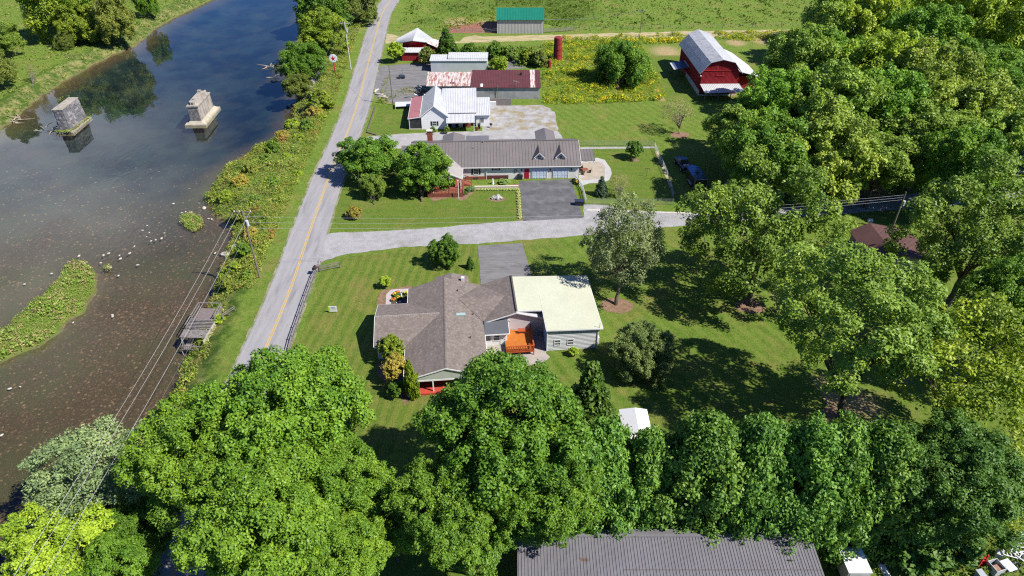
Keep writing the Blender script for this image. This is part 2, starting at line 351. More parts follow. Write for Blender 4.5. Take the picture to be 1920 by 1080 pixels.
def strip(name, line, a, b, z, m, jit=0.0, parent=None, seed=0):
    L1, L2 = band(line, a, b); rnd = random.Random(seed); q = MB()
    if jit:
        L1 = [p+Vector((rnd.uniform(-jit, jit), 0)) for p in L1]; L2 = [p+Vector((rnd.uniform(-jit, jit), 0)) for p in L2]
    n = len(line); q.add([(p.x, p.y, z) for p in L1]+[(p.x, p.y, z) for p in L2], [(i, n+i, n+i+1, i+1) for i in range(n-1)])
    return kind(q.build(name, m), 'structure')
SHOUL = M('road_shoulder', (.26,.235,.18), (.17,.17,.09), .7, .95, bmp=.6, c3=(.10,.14,.03), s3=.5, lo3=.45, hi3=.6)
strip('road_shoulder', RC, -3.55, 3.45, .022, SHOUL, .18)
strip('road', RC, -3.15, 3.05, .040, ASPH, .04)
YEL = M('road_paint_yellow', (.52,.34,.055), (.42,.29,.07), 2, .7, fine=6)
WHT = M('road_paint_white', (.32,.31,.29), (.24,.235,.23), 2, .8, fine=6)
strip('road_centre_line', RC, -.19, -.07, .045, YEL); strip('road_centre_line', RC, .07, .19, .045, YEL)
strip('road_edge_line', RC, -2.86, -2.76, .045, WHT); strip('road_edge_line', RC, 2.68, 2.78, .045, WHT)
LAWN1 = grass_mat('lawn_front', (.115,.185,.026), (.085,.155,.020), (.155,.205,.038), stripe=(R_(6),.21,(.21,.235,.05)), s_amt=.5, dry_lo=.50, dry_hi=.80)
LAWN2 = grass_mat('lawn_side', (.115,.200,.026), (.160,.225,.042), (.090,.165,.020), stripe=(R_(-28),.17,(.185,.235,.05)), s_amt=.5, dry_lo=.50, dry_hi=.80)
LAWN3 = grass_mat('lawn_rich', (.085,.165,.018), (.115,.190,.025), (.15,.195,.04), stripe=(R_(92),.15,(.15,.19,.04)), s_amt=.45, dry_lo=.54, dry_hi=.82)
sheet('lawn', P2([(604,500),(650,482),(760,466),(893,458),(901,530),(900,560),(1000,560),(1010,700),(880,760),(720,860),(640,900),(520,900),(545,690),(575,600)], 0), .012, LAWN1, .15)
sheet('lawn', P2([(979,450),(1100,442),(1240,430),(1330,420),(1430,560),(1500,680),(1560,770),(1600,860),(1100,880),(1000,760),(1010,640),(1120,640),(1105,520),(1000,520)], 0), .014, LAWN2, .15)
sheet('lawn', P2([(634,370),(650,335),(760,300),(770,350),(850,355),(973,352),(978,413),(800,425),(690,432),(640,431),(628,420)], 0), .014, LAWN3, .12)
sheet('lawn', P2([(712,198),(800,198),(800,246),(700,253),(690,250)], 0), .012, LAWN3, .08)
sheet('lawn', P2([(1040,197),(1240,190),(1330,200),(1330,262),(1240,275),(1225,262),(1088,262),(1052,255)], 0), .012, LAWN2, .2)
sheet('lawn', P2([(1215,104),(1285,104),(1310,180),(1330,196),(1250,190)], 0), .014, LAWN3, .2)
sheet('lawn', P2([(1092,278),(1225,278),(1250,330),(1290,372),(1095,375),(1092,345),(1150,335),(1140,305)], 0), .014, LAWN3, .1)
sheet('lawn', P2([(1560,410),(1760,400),(1780,440),(1620,480),(1540,470)], 0), .012, LAWN3, .2)
sheet('gravel_lane', P2([(600,446),(622,437),(700,434),(800,429),(880,421),(975,414),(1095,408),(1094,383),(1130,384),(1190,396),(1300,401),(1400,392),(1540,384),(1700,364),(1900,345),(1960,352),(1960,372),(1720,390),(1550,404),(1420,412),(1310,421),(1230,428),(1090,442),(985,450),(895,457),(760,463),(640,478),(596,494),(585,480)], 0), .030, GRAVEL, .12)
sheet('driveway', P2([(896,461),(979,456),(992,500),(1003,545),(902,545),(899,500)], 0), .036, OLDASPH, .05)
sheet('driveway', P2([(974,340),(1071,336),(1093,409),(1010,413),(981,415)], 0), .036, DARKASPH, .04)
sheet('driveway', P2([(676,272),(690,256),(760,251),(800,249),(925,245),(1000,243),(1052,252),(1060,270),(900,282),(760,278),(672,284)], 0), .034, M('lane_asphalt', (.25,.245,.24), (.33,.32,.31), .5, .9, bmp=.3), .08)
LOT = M('gravel_lot', (.34,.33,.325), (.23,.22,.21), .6, .95, bmp=.8, fine=4, c3=(.23,.19,.10), s3=.3, lo3=.46, hi3=.66)
sheet('gravel_lot', P2([(900,198),(1020,197),(1040,210),(1050,258),(905,256)], 0), .024, LOT, .2)
sheet('parking_lot', P2([(712,124),(760,120),(830,118),(830,200),(770,199),(706,186),(703,160)], 0), .030, OLDASPH, .25)
sheet('parking_lot', P2([(912,118),(985,112),(985,128),(920,132)], 0), .030, OLDASPH, .2)
TRACK = M('dirt_track', (.42,.34,.20), (.33,.27,.14), .5, .95, bmp=.6, c3=(.14,.16,.04), s3=.8, lo3=.5, hi3=.65, stretch=(.3,2.0,1))
sheet('dirt_track', P2([(722,62),(740,66),(760,72),(860,78),(870,70),(890,66),(905,69),(1000,66),(1200,61),(1360,57),(1520,55),(1700,50),(1700,62),(1520,66),(1200,72),(1000,76),(900,80),(860,81),(760,78),(720,82)], 0), .020, TRACK, .3)
BED = M('bare_mulch_bed', (.25,.15,.10), (.16,.10,.06), 1.5, .95, bmp=.9, c3=(.11,.10,.04), s3=.8)
sheet('mulch_bed', P2([(806,372),(822,362),(868,360),(880,352),(975,345),(974,352),(890,358),(880,368),(868,377),(845,370),(812,378)], 0), .026, BED, .08)
sheet('mulch_bed', P2([(967,352),(974,352),(979,413),(970,413)], 0), .026, BED, .05)
sheet('mulch_bed', P2([(710,555),(716,545),(770,535),(775,545),(728,550),(724,572),(706,572)], 0), .026, BED, .05)
sheet('mulch_bed', P2([(712,652),(755,652),(785,745),(760,760),(735,730),(705,700)], 0), .026, BED, .2)
sheet('mulch_bed', P2([(880,668),(905,640),(945,655),(940,690),(905,700)], 0), .026, BED, .1)

# ------------------------------------------------------------------ foliage
def unit(a): return a/np.maximum(np.linalg.norm(a, axis=-1, keepdims=True), 1e-9)
def leaf_cloud(centers, rad, k, size, rng, outc=(0, 0, -.2), flat=.0, aspect=.6, lvar=None, shell=.5, updir=.35):
    """k leaves round each clump centre; returns vertices, quads, per-face variation"""
    n = len(centers); c = np.repeat(centers, k, 0); r = np.repeat(rad, k)[:, None]
    outw = unit(c - np.array(outc)); d = unit(rng.normal(size=(n*k, 3)) + outw*.55 + np.array([0, 0, .25]))
    d2 = d.copy(); d2[:, 2] *= (1-flat)
    pos = c + d2*r*(shell + (1-shell)*rng.random((n*k, 1)))
    nrm = unit(d*.9 + rng.normal(size=(n*k, 3))*.55 + np.array([0, 0, updir]))
    t1 = unit(np.cross(nrm, rng.normal(size=(n*k, 3)))); t2 = np.cross(nrm, t1)
    s = (size*(.65 + .7*rng.random((n*k, 1))))
    fold = nrm*s*.25
    v = np.stack([pos - t1*s, pos + t2*s*aspect - fold, pos + t1*s, pos - t2*s*aspect - fold], 1).reshape(-1, 3)
    lv = rng.random(n) if lvar is None else lvar
    var = np.clip(np.repeat(lv, k)*.55 + rng.random(n*k)*.45, 0, 1)
    return v, np.arange(n*k*4).reshape(-1, 4), var
def crown_mesh(name, seed, nl, ns, k, leaf, r1=.36, r2=.15, shape='round', up=.1, squash=.9, spread=.66, mat=None):
    """crown of radius 1 about the origin: limbs -> clumps -> leaves"""
    rng = np.random.default_rng(seed); cs, rs, lv = [], [], []
    for i in range(nl):
        if shape == 'cone':
            u = (i+.5)/nl; zc = -1 + 2*u; a = i*2.4; rr = (1-u)*.78*(.8+.3*rng.random()); c = np.array([math.cos(a)*rr, math.sin(a)*rr, zc]); q = r1*(1.05-u*.75)
        elif shape == 'column':
            u = (i+.5)/nl; zc = -1 + 1.9*u; a = i*2.4; rr = .66*(1-.88*max(0, u-.5)/.5)*(.65+.6*rng.random()); c = np.array([math.cos(a)*rr, math.sin(a)*rr, zc]); q = r1*(1-.4*u)
        else:
            z0 = 1-2*(i+.5)/nl*.86; a = i*2.39996+rng.random()*.7; rr = math.sqrt(max(0, 1-z0*z0)); m_ = spread*(.62+.5*rng.random())
            c = np.array([math.cos(a)*rr, math.sin(a)*rr, z0*squash+up])*m_; q = r1*(.75+.5*rng.random())
        ov = unit((c+np.array([0, 0, .15]))[None])[0]
        tone = rng.random()*.6
        for j in range(ns):
            d = rng.normal(size=3) + ov*.9 + np.array([0, 0, .3]); d /= np.linalg.norm(d)
            cs.append(c + d*q*(.55+.5*rng.random())); rs.append(r2*(.65+.75*rng.random())); lv.append(tone+.4*rng.random())
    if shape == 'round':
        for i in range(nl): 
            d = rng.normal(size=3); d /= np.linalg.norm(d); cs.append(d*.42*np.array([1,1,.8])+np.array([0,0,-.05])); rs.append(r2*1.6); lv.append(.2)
    v, q, var = leaf_cloud(np.array(cs), np.array(rs), k, leaf, rng, lvar=np.array(lv))
    return np_mesh(name, v, q, mat or LEAF, {'var': ('FACE', var)})
def trunk_mesh(name, seed, thick=.05, limbs=6, z0=-1.0, mat=None, low=.35, top=.8, twigs=2):
    """unit trunk: foot at z=0, limbs ending near radius .7 between z .4 and 1"""
    rnd = random.Random(seed); mb = MB(); p = [Vector((0,0,-.01))]; h = low
    for i in range(1, 5): p.append(Vector((rnd.uniform(-.02,.02), rnd.uniform(-.02,.02), h*i/4)))
    mb.tube(p, [thick*1.35, thick*1.05, thick*.95, thick*.9, thick*.85], 8); s = p[-1]
    for i in range(limbs):
        a = i*2*math.pi/limbs + rnd.uniform(-.4,.4); rr = rnd.uniform(.35,.75) if i else .1; zt = rnd.uniform(.6, top) if i else 1.0
        e = Vector((math.cos(a)*rr, math.sin(a)*rr, zt)); mid = s.lerp(e, .45) + Vector((0,0,.05)); m2 = s.lerp(e, .75)+Vector((rnd.uniform(-.03,.03), rnd.uniform(-.03,.03), .03))
        mb.tube([s-Vector((0,0,.03)), mid, m2, e], [thick*.62, thick*.42, thick*.25, thick*.08], 6)
        for j in range(twigs):
            b = mid.lerp(e, rnd.uniform(.1,.7)); q = b + Vector((rnd.uniform(-.3,.3), rnd.uniform(-.3,.3), rnd.uniform(.05,.25)))
            mb.tube([b, b.lerp(q,.5)+Vector((0,0,.02)), q], [thick*.25, thick*.16, thick*.05], 5)
    me = bpy.data.meshes.new(name); me.from_pydata(mb.v, [], mb.f); me.polygons.foreach_set('use_smooth', [True]*len(me.polygons)); me.materials.append(mat or BARK)
    return me
CR = {}
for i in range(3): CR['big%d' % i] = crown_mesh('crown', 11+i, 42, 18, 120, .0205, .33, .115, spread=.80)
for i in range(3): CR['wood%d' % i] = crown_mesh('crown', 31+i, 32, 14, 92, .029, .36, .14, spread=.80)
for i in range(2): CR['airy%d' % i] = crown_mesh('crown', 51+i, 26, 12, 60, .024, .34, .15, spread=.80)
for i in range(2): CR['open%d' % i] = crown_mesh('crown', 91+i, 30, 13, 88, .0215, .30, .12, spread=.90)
for i in range(2): CR['bush%d' % i] = crown_mesh('crown', 61+i, 20, 10, 30, .085, .36, .19, spread=.72)
for i in range(2): CR['col%d' % i] = crown_mesh('crown', 71+i, 70, 11, 74, .033, .50, .17, shape='column')
CR['cone0'] = crown_mesh('crown', 81, 46, 8, 34, .060, .50, .16, shape='cone')
CR['spire0'] = crown_mesh('crown', 82, 40, 7, 34, .085, .34, .20, shape='column')
CR['sparse0'] = crown_mesh('crown', 83, 22, 10, 13, .030, .34, .18, spread=.8)
CR['topi0'] = crown_mesh('crown', 84, 26, 8, 34, .075, .24, .16, spread=.8)
TR = {'tree0': trunk_mesh('trunk', 1, .045, 7), 'tree1': trunk_mesh('trunk', 2, .045, 6, low=.22), 'thin0': trunk_mesh('trunk', 3, .03, 7, low=.3, twigs=5), 'bare0': trunk_mesh('trunk', 4, .035, 11, low=.22, twigs=9, mat=M('grey_bark', (.26,.235,.21), (.18,.16,.14), 3, .9)), 'stub': trunk_mesh('trunk', 5, .06, 3, low=.5, twigs=0)}
MAPLE, DEEP, YELG, WOOD, OLIVE, GREY, HEDGE, LIME, BLUE = (.088,.172,.014), (.066,.134,.012), (.165,.225,.018), (.120,.185,.024), (.115,.150,.024), (.155,.190,.075), (.066,.138,.020), (.21,.30,.022), (.065,.105,.060)
TREE_N = 0
def tree(kindname, proto, cx, cy, rpx, zc, rzr, col, label, cat='tree', name='tree', trunk='tree0', group=None, base=None, ty=1.0, zb=None):
    """crown centre at photo pixel cx, cy and height zc; rpx its half width in photo pixels; rzr its half height / half width"""
    global TREE_N; TREE_N += 1; rnd = random.Random(TREE_N*7)
    c = G(cx, cy, zc); depth = (c - cam.location).dot(Vector((0, math.cos(PITCH), -math.sin(PITCH)))); R = rpx*depth/FPX
    bx, by = (G(*base).xy if base else c.xy); z0 = gh(bx, by) if zb is None else zb
    t = thing(name, label, cat, (bx, by, z0), 0, group)
    o = link(bpy.data.objects.new('crown', CR[proto])); o.parent = t; o.location = (c.x-bx, c.y-by, zc-z0); o.scale = (R, R*ty, R*rzr); o.rotation_euler = (rnd.uniform(-.06,.06), rnd.uniform(-.06,.06), rnd.uniform(0, 6.28)); o.color = (*col, 1)
    if trunk:
        k = link(bpy.data.objects.new('trunk', TR[trunk])); k.parent = t; k.scale = (R, R, zc-z0+R*rzr*.55); k.rotation_euler = (0, 0, rnd.uniform(0, 6.28))
        if base: # lean the trunk towards the crown
            k.rotation_euler = (math.atan2(-(c.y-by), zc-z0), math.atan2(c.x-bx, zc-z0), 0)
    return t
def v(col, k=1.0, dr=0.0): return (col[0]*k*(1+dr), col[1]*k, col[2]*k)
# foreground trees
F = [
 ('big0',530,795,142,11,.9,v(MAPLE,1.1),'broad bright green maple beside the road, topmost of the foreground maples on the left'),
 ('big1',385,862,118,10,.9,v(MAPLE,1.1,.1),'yellow tipped maple overhanging the road at the river side of the foreground'),
 ('big2',500,975,135,10,.85,v(MAPLE,1.15,.1),'large maple at the bottom edge between the road and the mown strip'),
 ('big1',640,935,92,8.5,.9,v(MAPLE,1.05,.05),'maple reaching down to the grass patch at the bottom edge left of the metal roof'),
 ('big2',948,822,142,12,1.02,v(DEEP,1.2),'huge dark green maple right in front of the brown shingled house'),
 ('big0',1020,915,104,9,.95,v(MAPLE,.9),'mid green tree between the huge dark maple and the metal roofed shed'),
 ('big1',838,950,100,9,.9,v(DEEP,1.25,.1),'dark maple below the huge one, its leaves ending at the bottom grass patch'),
 ('open0',1598,596,146,15,.80,v(WOOD,1.2),'tall spreading shade tree with forked dark trunk on the right lawn'),
 ('airy0',1172,462,70,8.5,1.15,v(GREY,1.0),'thin leaved grey green tree standing between the garage and the gravel lane'),
 ('open1',1424,448,122,10,1.0,v(WOOD,1.05),'round shade tree beside the gravel lane casting its shadow on the side lawn'),
 ('open0',1835,450,126,12,.95,v(WOOD,1.05),'large tree hiding the east end of the maroon roofed house'),
 ('airy1',1815,700,135,11,1.0,v(YELG,1.0),'feathery yellow green tree at the right edge below the maroon roofed house'),
 ('big0',1905,590,100,11,1.0,v(MAPLE,1.0),'leafy tree cut by the right edge behind the feathery one'),
 ('big0',640,1030,88,8,.8,v(MAPLE,1.15,.1),'yellowish maple at the bottom edge left of the grass patch'),
 ('wood1',735,985,62,6,.9,v(MAPLE,1.1,.15),'light green tree squeezed between the left maples and the huge dark maple'),
 ('wood2',890,1010,70,6.5,.8,v(DEEP,1.1),'small dark tree at the corner of the metal roofed shed'),
 ('big1',1790,905,120,8,.8,v(HEDGE,.9),'dark spreading tree at the end of the evergreen row'),
 ('airy0',1838,962,66,6,.8,v(YELG,.85),'drooping light green tree above the scrap in the corner'),
 ('bush0',1740,1010,70,2.6,.6,v(HEDGE,.8),'low dark thicket between the white box and the scrap pile'),
]
BASES = {7: (1575,785), 8: (1155,571), 9: (1405,572), 0: (560,850)}
for i, (p_, cx, cy, rp, zc, rz, col, lab) in enumerate(F):
    tree('f', p_, cx, cy, rp, zc, rz, col, lab, name='shade_tree', base=BASES.get(i), trunk='tree1' if i % 2 else 'tree0')
for i, (cx, cy, rp) in enumerate([(1068,905,58),(1130,905,62),(1222,912,62),(1312,908,62),(1400,900,60),(1484,905,58),(1562,905,58),(1632,912,56)]):
    pos = ['leftmost','second from the left','third from the left','fourth from the left','fifth from the left','sixth from the left','seventh from the left','rightmost'][i]
    tree('h', 'col%d' % (i % 2), cx+(0,5,-6,4,0,7,-5,3)[i], cy+(6,0,4,-4,3,-2,5,0)[i], rp*(1.3,1.24,1.12,1.45,1.36,1.5,1.38,1.42)[i], (6.2,5.2,4.3,6.4,6.2,6.6,6.0,6.3)[i], (1.62,1.6,1.8,1.52,1.62,1.42,1.6,1.55)[i], v(HEDGE, 1.2+.08*((i*3) % 4), .04*((i*5) % 4)), pos + ' evergreen of the tall hedge row above the grey metal roof', name='hedge_evergreen', group='tall evergreens in the hedge row', trunk='stub', ty=1.15)
tree('s', 'cone0', 1106, 768, 60, 6.0, 1.6, v(HEDGE,.85,.15), 'dark pointed spruce next to the huge dark maple', name='spruce_tree', trunk='stub')
tree('s', 'big1', 1205, 665, 55, 3.0, .9, (.12,.165,.045), 'round dense tree on the lawn in front of the white garage', name='round_tree', trunk='stub', base=(1207,700))
# left bank of the camera, bottom left
tree('s', 'airy1', 165, 890, 108, 6.5, .75, v(GREY,1.15,-.1), 'pale grey green tree leaning over the river in the lower left corner', name='riverside_tree', trunk='tree1')
tree('s', 'wood1', 105, 1035, 88, 5.0, .8, v(LIME,1.0), 'bright lime green tree in the bottom left corner', name='riverside_tree', trunk='tree1')
tree('s', 'wood0', 250, 1000, 60, 3.5, .8, v(DEEP,1.0), 'dark low tree in the shade between the lime green tree and the road', name='riverside_tree', trunk='tree1')
tree('s', 'wood1', 215, 1075, 70, 4.0, .8, v(MAPLE,1.0), 'green tree at the bottom edge just left of the shaded road', name='riverside_tree', trunk='tree1')
# woods on the right
W_ = [(1398,248,64,'just below the barn lean-to'),(1455,205,66,'right of the barn, front of the wood'),(1500,135,58,'nearest to the barn wing'),(1450,290,74,'above the parked trailer'),(1540,305,78,'behind the lane bend'),
 (1560,225,74,'in the middle of the wood edge'),(1570,135,66,'at the upper left part of the wood'),(1560,55,52,'at the field corner'),(1625,65,60,'near the top of the wood, left half'),(1610,10,56,'at the top edge left part'),
 (1650,150,70,'yellow topped in the upper middle'),(1640,235,74,'in the centre of the wood'),(1650,310,58,'just above the power pole'),(1725,95,66,'upper centre of the wood'),(1735,180,70,'right of the wood centre'),
 (1735,270,74,'behind the power pole'),(1700,15,60,'at the top edge middle part'),(1800,45,62,'top right part with yellow leaves'),(1825,140,60,'beside the bare clearing'),(1820,235,72,'lower right part of the wood'),
 (1885,80,62,'upper right edge'),(1900,180,62,'right edge beside the clearing'),(1905,270,58,'right edge, lower'),(1800,320,60,'above the tree hiding the maroon roof'),(1880,15,56,'topmost right corner'),(1370,182,1,'')]
for i, (cx, cy, rp, where) in enumerate(W_):
    if rp < 5: continue
    yl = cx in (1650,1800,1885,1625) and cy < 160
    col = YELG if yl else (WOOD, MAPLE, WOOD, v(MAPLE, .85), v(WOOD, 1.0, .15))[i % 5]
    tree('w', 'wood%d' % (i % 3), cx, cy, rp*(1.0 if i in (0,1) else 1.12), 8.5+(i*7 % 4), (.8,.95,1.1)[i % 3], v(col, 1.15+.12*(i*5 % 3), .06*(i*3 % 3)), 'woodland tree ' + where, name='woodland_tree', group='trees of the wood on the right', trunk='tree%d' % (i % 2))
tree('w', 'bush0', 1893, 320, 48, 6, 1.0, v(BLUE,1.1), 'bluish green tree at the right edge above the one hiding the maroon roof', name='woodland_tree', trunk='tree0')
# gardens
T = [
 ('wood1',690,302,54,3.6,.72,v(DEEP,1.3),'spreading dark tree between the road and the long grey roofed house',(693,372),'tree1'),
 ('wood2',795,322,49,3.9,.9,v(MAPLE,1.0),'round dense tree in front of the west end of the long house',(790,378),'tree1'),
 ('wood0',697,352,22,2.0,1.0,v(WOOD,.9),'small tree on the front lawn below the spreading dark tree',(702,385),'thin0'),
 ('wood1',835,474,28,2.2,1.0,DEEP,'round dark shrub tree above the brown shingled house',(834,503),'thin0'),
 ('cone0',882,493,9,1.0,1.4,HEDGE,'tiny cone shrub beside the driveway',None,None),
 ('topi0',722,529,10.5,1.1,1.0,LIME,'little clipped ball shrub by the corner of the paved walk',(724,543),'stub'),
 ('cone0',1128,352,13,1.6,1.45,v(BLUE,1.0),'blue green conifer on the fenced lawn below the patio',None,'stub'),
 ('bush1',1190,281,14,2.0,1.0,DEEP,'young dark tree in the fenced lawn above the patio',(1191,298),'thin0'),
 ('bush0',664,399,13,1.0,.85,v(OLIVE,1.1,.5),'russet green mound shrub near the gravel lane corner',None,None),
 ('wood0',1163,128,47,3.6,.95,v(DEEP,1.25),'large round tree standing in the goldenrod field',(1158,168),'tree1'),
 ('bush1',735,655,22,2.3,1.1,v(YELG,.8),'yellow green shrub at the wing corner of the brown house',None,'stub'),
 ('bush0',740,690,22,2.2,1.1,v(OLIVE,1.3,.55),'orange tinted shrub between the wing corner and the tall arborvitae',None,'stub'),
 ('bush1',742,728,15,1.3,1.0,v(DEEP,.9),'dark shrub left of the foot of the tall arborvitae',None,'stub'),
 ('spire0',771,712,13,3.1,3.3,v(LIME,.62),'tall narrow arborvitae beside the red porch',(776,752),'stub'),
 ('cone0',839,92,25,3.4,1.2,v(DEEP,.8),'dark cedar right of the red roadside barn',None,'stub'),
 ('bush0',742,97,15,3.0,1.0,LIME,'light green tree in front of the red roadside barn',(748,113),'thin0'),
 ('bush1',801,106,14,2.2,1.0,OLIVE,'shrub in the gap between the red roadside barn and the cedar',None,'stub'),
 ('bush1',881,100,15,2.0,1.0,DEEP,'bush right of the cedar by the white container',None,'stub'),
 ('bush0',929,97,15,2.0,1.0,DEEP,'dark bush halfway between the cedar and the red silo',None,'stub'),
 ('bush1',957,101,14,1.8,.9,WOOD,'bush right of the dark one, toward the red silo',None,'stub'),
 ('bush0',990,108,16,1.8,.9,v(YELG,.8),'pale bush close to the red silo',None,'stub'),
 ('bush1',935,122,16,1.6,.8,v(LIME,.8),'bright bush at the end of the white container roof',None,'stub'),
 ('bush0',1012,112,15,1.8,.9,OLIVE,'brownish bush below the red silo',None,'stub'),
 ('bush0',1075,659,9,.7,.9,LIME,'small bright bush under the garage windows',None,None),
 ('bush1',1105,292,1.5,.7,.9,LIME,'',None,None),
 ('bush0',812,245,5,1.0,1.3,MAPLE,'narrow shrub right of the brick chimney',None,None),
 ('bush1',838,244,5,.9,1.2,WOOD,'shrub second from the brick chimney',None,None),
 # riverside, right bank
 ('wood0',615,12,55,6,.9,DEEP,'dark riverbank tree at the top edge beside the road',None,'tree0'),
 ('wood1',665,15,38,5,.9,v(OLIVE,1.0),'olive tree closest to the road at the top edge',None,'tree0'),
 ('wood2',608,66,42,5.5,.95,v(LIME,.7),'bright riverbank tree left of the upper utility pole',None,'tree1'),
 ('wood0',566,118,38,4.5,.9,v(DEEP,1.1),'dark riverbank tree left of the round star sign',None,'tree1'),
 ('wood1',558,164,26,2.5,.8,v(OLIVE,.9),'low riverbank tree overhanging the water below the star sign',None,'tree1'),
 ('bush0',600,190,24,1.8,.7,v(YELG,.8),'low bush on the bank below the concrete rubble',None,'stub'),
 # far bank, left
 ('wood2',105,20,54,8,1.25,v(YELG,1.05),'bright tree on the far bank, left one of the cluster',None,'tree0'),
 ('wood0',170,5,58,9,1.3,v(MAPLE,1.15),'green tree on the far bank at the top edge of the cluster',None,'tree0'),
 ('wood1',215,42,33,6,1.45,v(OLIVE,1.2,.1),'thin olive tree on the far bank, right end of the cluster',(222,76),'thin0'),
 ('wood1',150,50,36,5,1.1,v(YELG,.85),'lower tree of the far bank cluster',None,'tree1'),
 ('wood1',272,5,20,4.5,1.6,MAPLE,'small tree near the water at the top edge of the far bank',None,'thin0'),
 ('wood2',2,75,32,5,1.0,v(WOOD,1.0),'tree cut by the left edge, upper',None,'tree0'),
 ('wood0',-8,130,30,5,1.0,v(OLIVE,1.0),'tree cut by the left edge, lower',None,'tree0'),
 ('airy1',122,78,18,2.2,1.1,v(OLIVE,1.0),'thin sapling standing alone on the far bank meadow',(126,112),'thin0'),
]
for (p_, cx, cy, rp, zc, rz, col, lab, base, tr) in T:
    if not lab: continue
    cat = 'shrub' if ('shrub' in lab or 'bush' in lab) else 'tree'
    tree('t', p_, cx, cy, rp, zc, rz, col, lab, cat, 'shrub' if cat == 'shrub' else 'garden_tree' if cx > 640 and cy > 90 else 'bank_tree', tr, None, base)
BS_ = [(548,236,14),(530,258,12),(512,280,13),(560,262,12),(497,305,14),(470,320,12),(540,300,13),(452,345,15),(512,345,12),(425,370,13),(480,380,14),(447,402,13),(560,330,11),(470,440,14),(455,470,12),(440,505,13),(465,520,12),(425,530,12),(410,600,12),(590,215,14),(575,240,13),(605,225,11)]
for i, (cx, cy, rp) in enumerate(BS_):
    tree('t', 'bush%d' % (i % 2), cx, cy, rp, -.3+.35*(i % 3), .8+.15*(i % 3), (v(LIME,.85), v(OLIVE,1.3,.1), v(WOOD,1.0), v(YELG,1.1), v(MAPLE,1.0,.1), v(OLIVE,1.5,.55))[i*5 % 6], ['lime','olive','green','yellow green','fresh green','rusty'][i*5 % 6] + ' bank shrub ' + ['just below the riverside trees','on the upper river bend','close above the water line','between bend and road','on the bulge of the bank','at the water edge of the bulge','half way up the upper bank','by the tip of the bulge','behind the bulge tip','right at the bulge corner','in the middle of the lower bank','above the orange weeds','near the road above the long house drive','left of the bank pole crossarm','left of the bank pole','left of the bank pole foot','at the bank pole foot','near the tan boulder','next to the river platform','under the concrete rubble','below the bush under the rubble','close to the road under the star sign'][i], 'shrub', 'bank_shrub', None)
# nearly bare trees
for cx, cy, rp, zc, rz, base, lab, pr in [(1272,212,30,4.6,.75,(1274,251),'nearly bare grey tree in a mulch ring on the back lawn','sparse0'),(1162,345,20,2.4,.9,(1160,376),'small bare tree inside the fence by the gravel lane','sparse0'),(60,135,10,2.4,1.6,(60,158),'dead sapling on the far bank meadow','sparse0')]:
    tree('b', pr, cx, cy, rp, zc, rz, v(GREY,1.1,.3), lab, 'tree', 'bare_tree', 'bare0', None, base)

# ------------------------------------------------------------------ rough growth that nobody could count
def inside(x, y, poly): return sdf(x, y, poly) < 0
def growth(name, poly, dens, size, cols, seed, label, cat, zmin=-9, jx=None, hgt=1.0, leaves=9, only=None, zfix=None):
    rng = np.random.default_rng(seed); P_ = np.array([[p.x, p.y] for p in poly]); x0, y0 = P_.min(0); x1, y1 = P_.max(0)
    n = int((x1-x0)*(y1-y0)*dens); x = rng.uniform(x0, x1, n); y = rng.uniform(y0, y1, n); k = inside(x, y, poly); x, y = x[k], y[k]
    z, d, di, _, _ = height(x, y); k = (z > zmin)
    if only is not None: k &= only(x, y, z, d, di)
    x, y, z = x[k], y[k], z[k]; n = len(x)
    if zfix is not None: z = np.full(n, zfix)
    sz = np.array([.35+1.1*max(0, noise.noise(Vector((a*.25, b*.25, seed)))+.35) for a, b in zip(x, y)])*(.6+.7*rng.random(n))
    c = np.stack([x, y, z + .35*sz*hgt], 1); vs, fs, var = leaf_cloud(c, .55*sz*hgt, leaves, size, rng, outc=(0,0,-9999), flat=.25, shell=.2)
    o = None; big = np.repeat(np.clip(sz/1.2, .5, 1.3), leaves*4)[:, None]
    ctr = np.repeat(vs.reshape(-1, 4, 3).mean(1), 4, 0); vs = ctr + (vs-ctr)*big
    me = np_mesh(name, vs, fs, WEED[cols], {'var': ('FACE', var)}); o = kind(link(bpy.data.objects.new(name, me)), 'stuff')
    o['label'] = label; o['category'] = cat; return o
def weed_mat(name, cols, scale=.35, s2=1.6):
    m, t, b, g, o = mat_base(name); vec = g.outputs['Position']; at = N(t, 'ShaderNodeAttribute', attribute_name='var')
    col = mixc(t, noise_fac(t, vec, scale, 5.0, .7, .4, .6), cols[0], cols[1]); col = mixc(t, noise_fac(t, vec, s2, 4.0, .7, .50, .60), col, cols[2])
    if len(cols) > 3: col = mixc(t, noise_fac(t, vec, scale*.6, 6.0, .75, .57, .64), col, cols[3])
    r = N(t, 'ShaderNodeMapRange'); r.inputs[3].default_value = .6; r.inputs[4].default_value = 1.35; t.links.new(at.outputs['Fac'], r.inputs[0])
    cx = N(t, 'ShaderNodeCombineColor'); [t.links.new(r.outputs[0], cx.inputs[i]) for i in range(3)]
    col = mixc(t, 1.0, col, cx.outputs[0], 'MULTIPLY'); t.links.new(col, b.inputs['Base Color']); b.inputs['Roughness'].default_value = .7; b.inputs['Specular IOR Level'].default_value = .15
    tr = N(t, 'ShaderNodeBsdfTranslucent'); t.links.new(mixc(t, 1.0, col, (1.2,1.25,.7), 'MULTIPLY'), tr.inputs[0]); ms = N(t, 'ShaderNodeMixShader'); ms.inputs[0].default_value = .3
    t.links.new(b.outputs[0], ms.inputs[1]); t.links.new(tr.outputs[0], ms.inputs[2]); t.links.new(ms.outputs[0], o.inputs[0]); return m
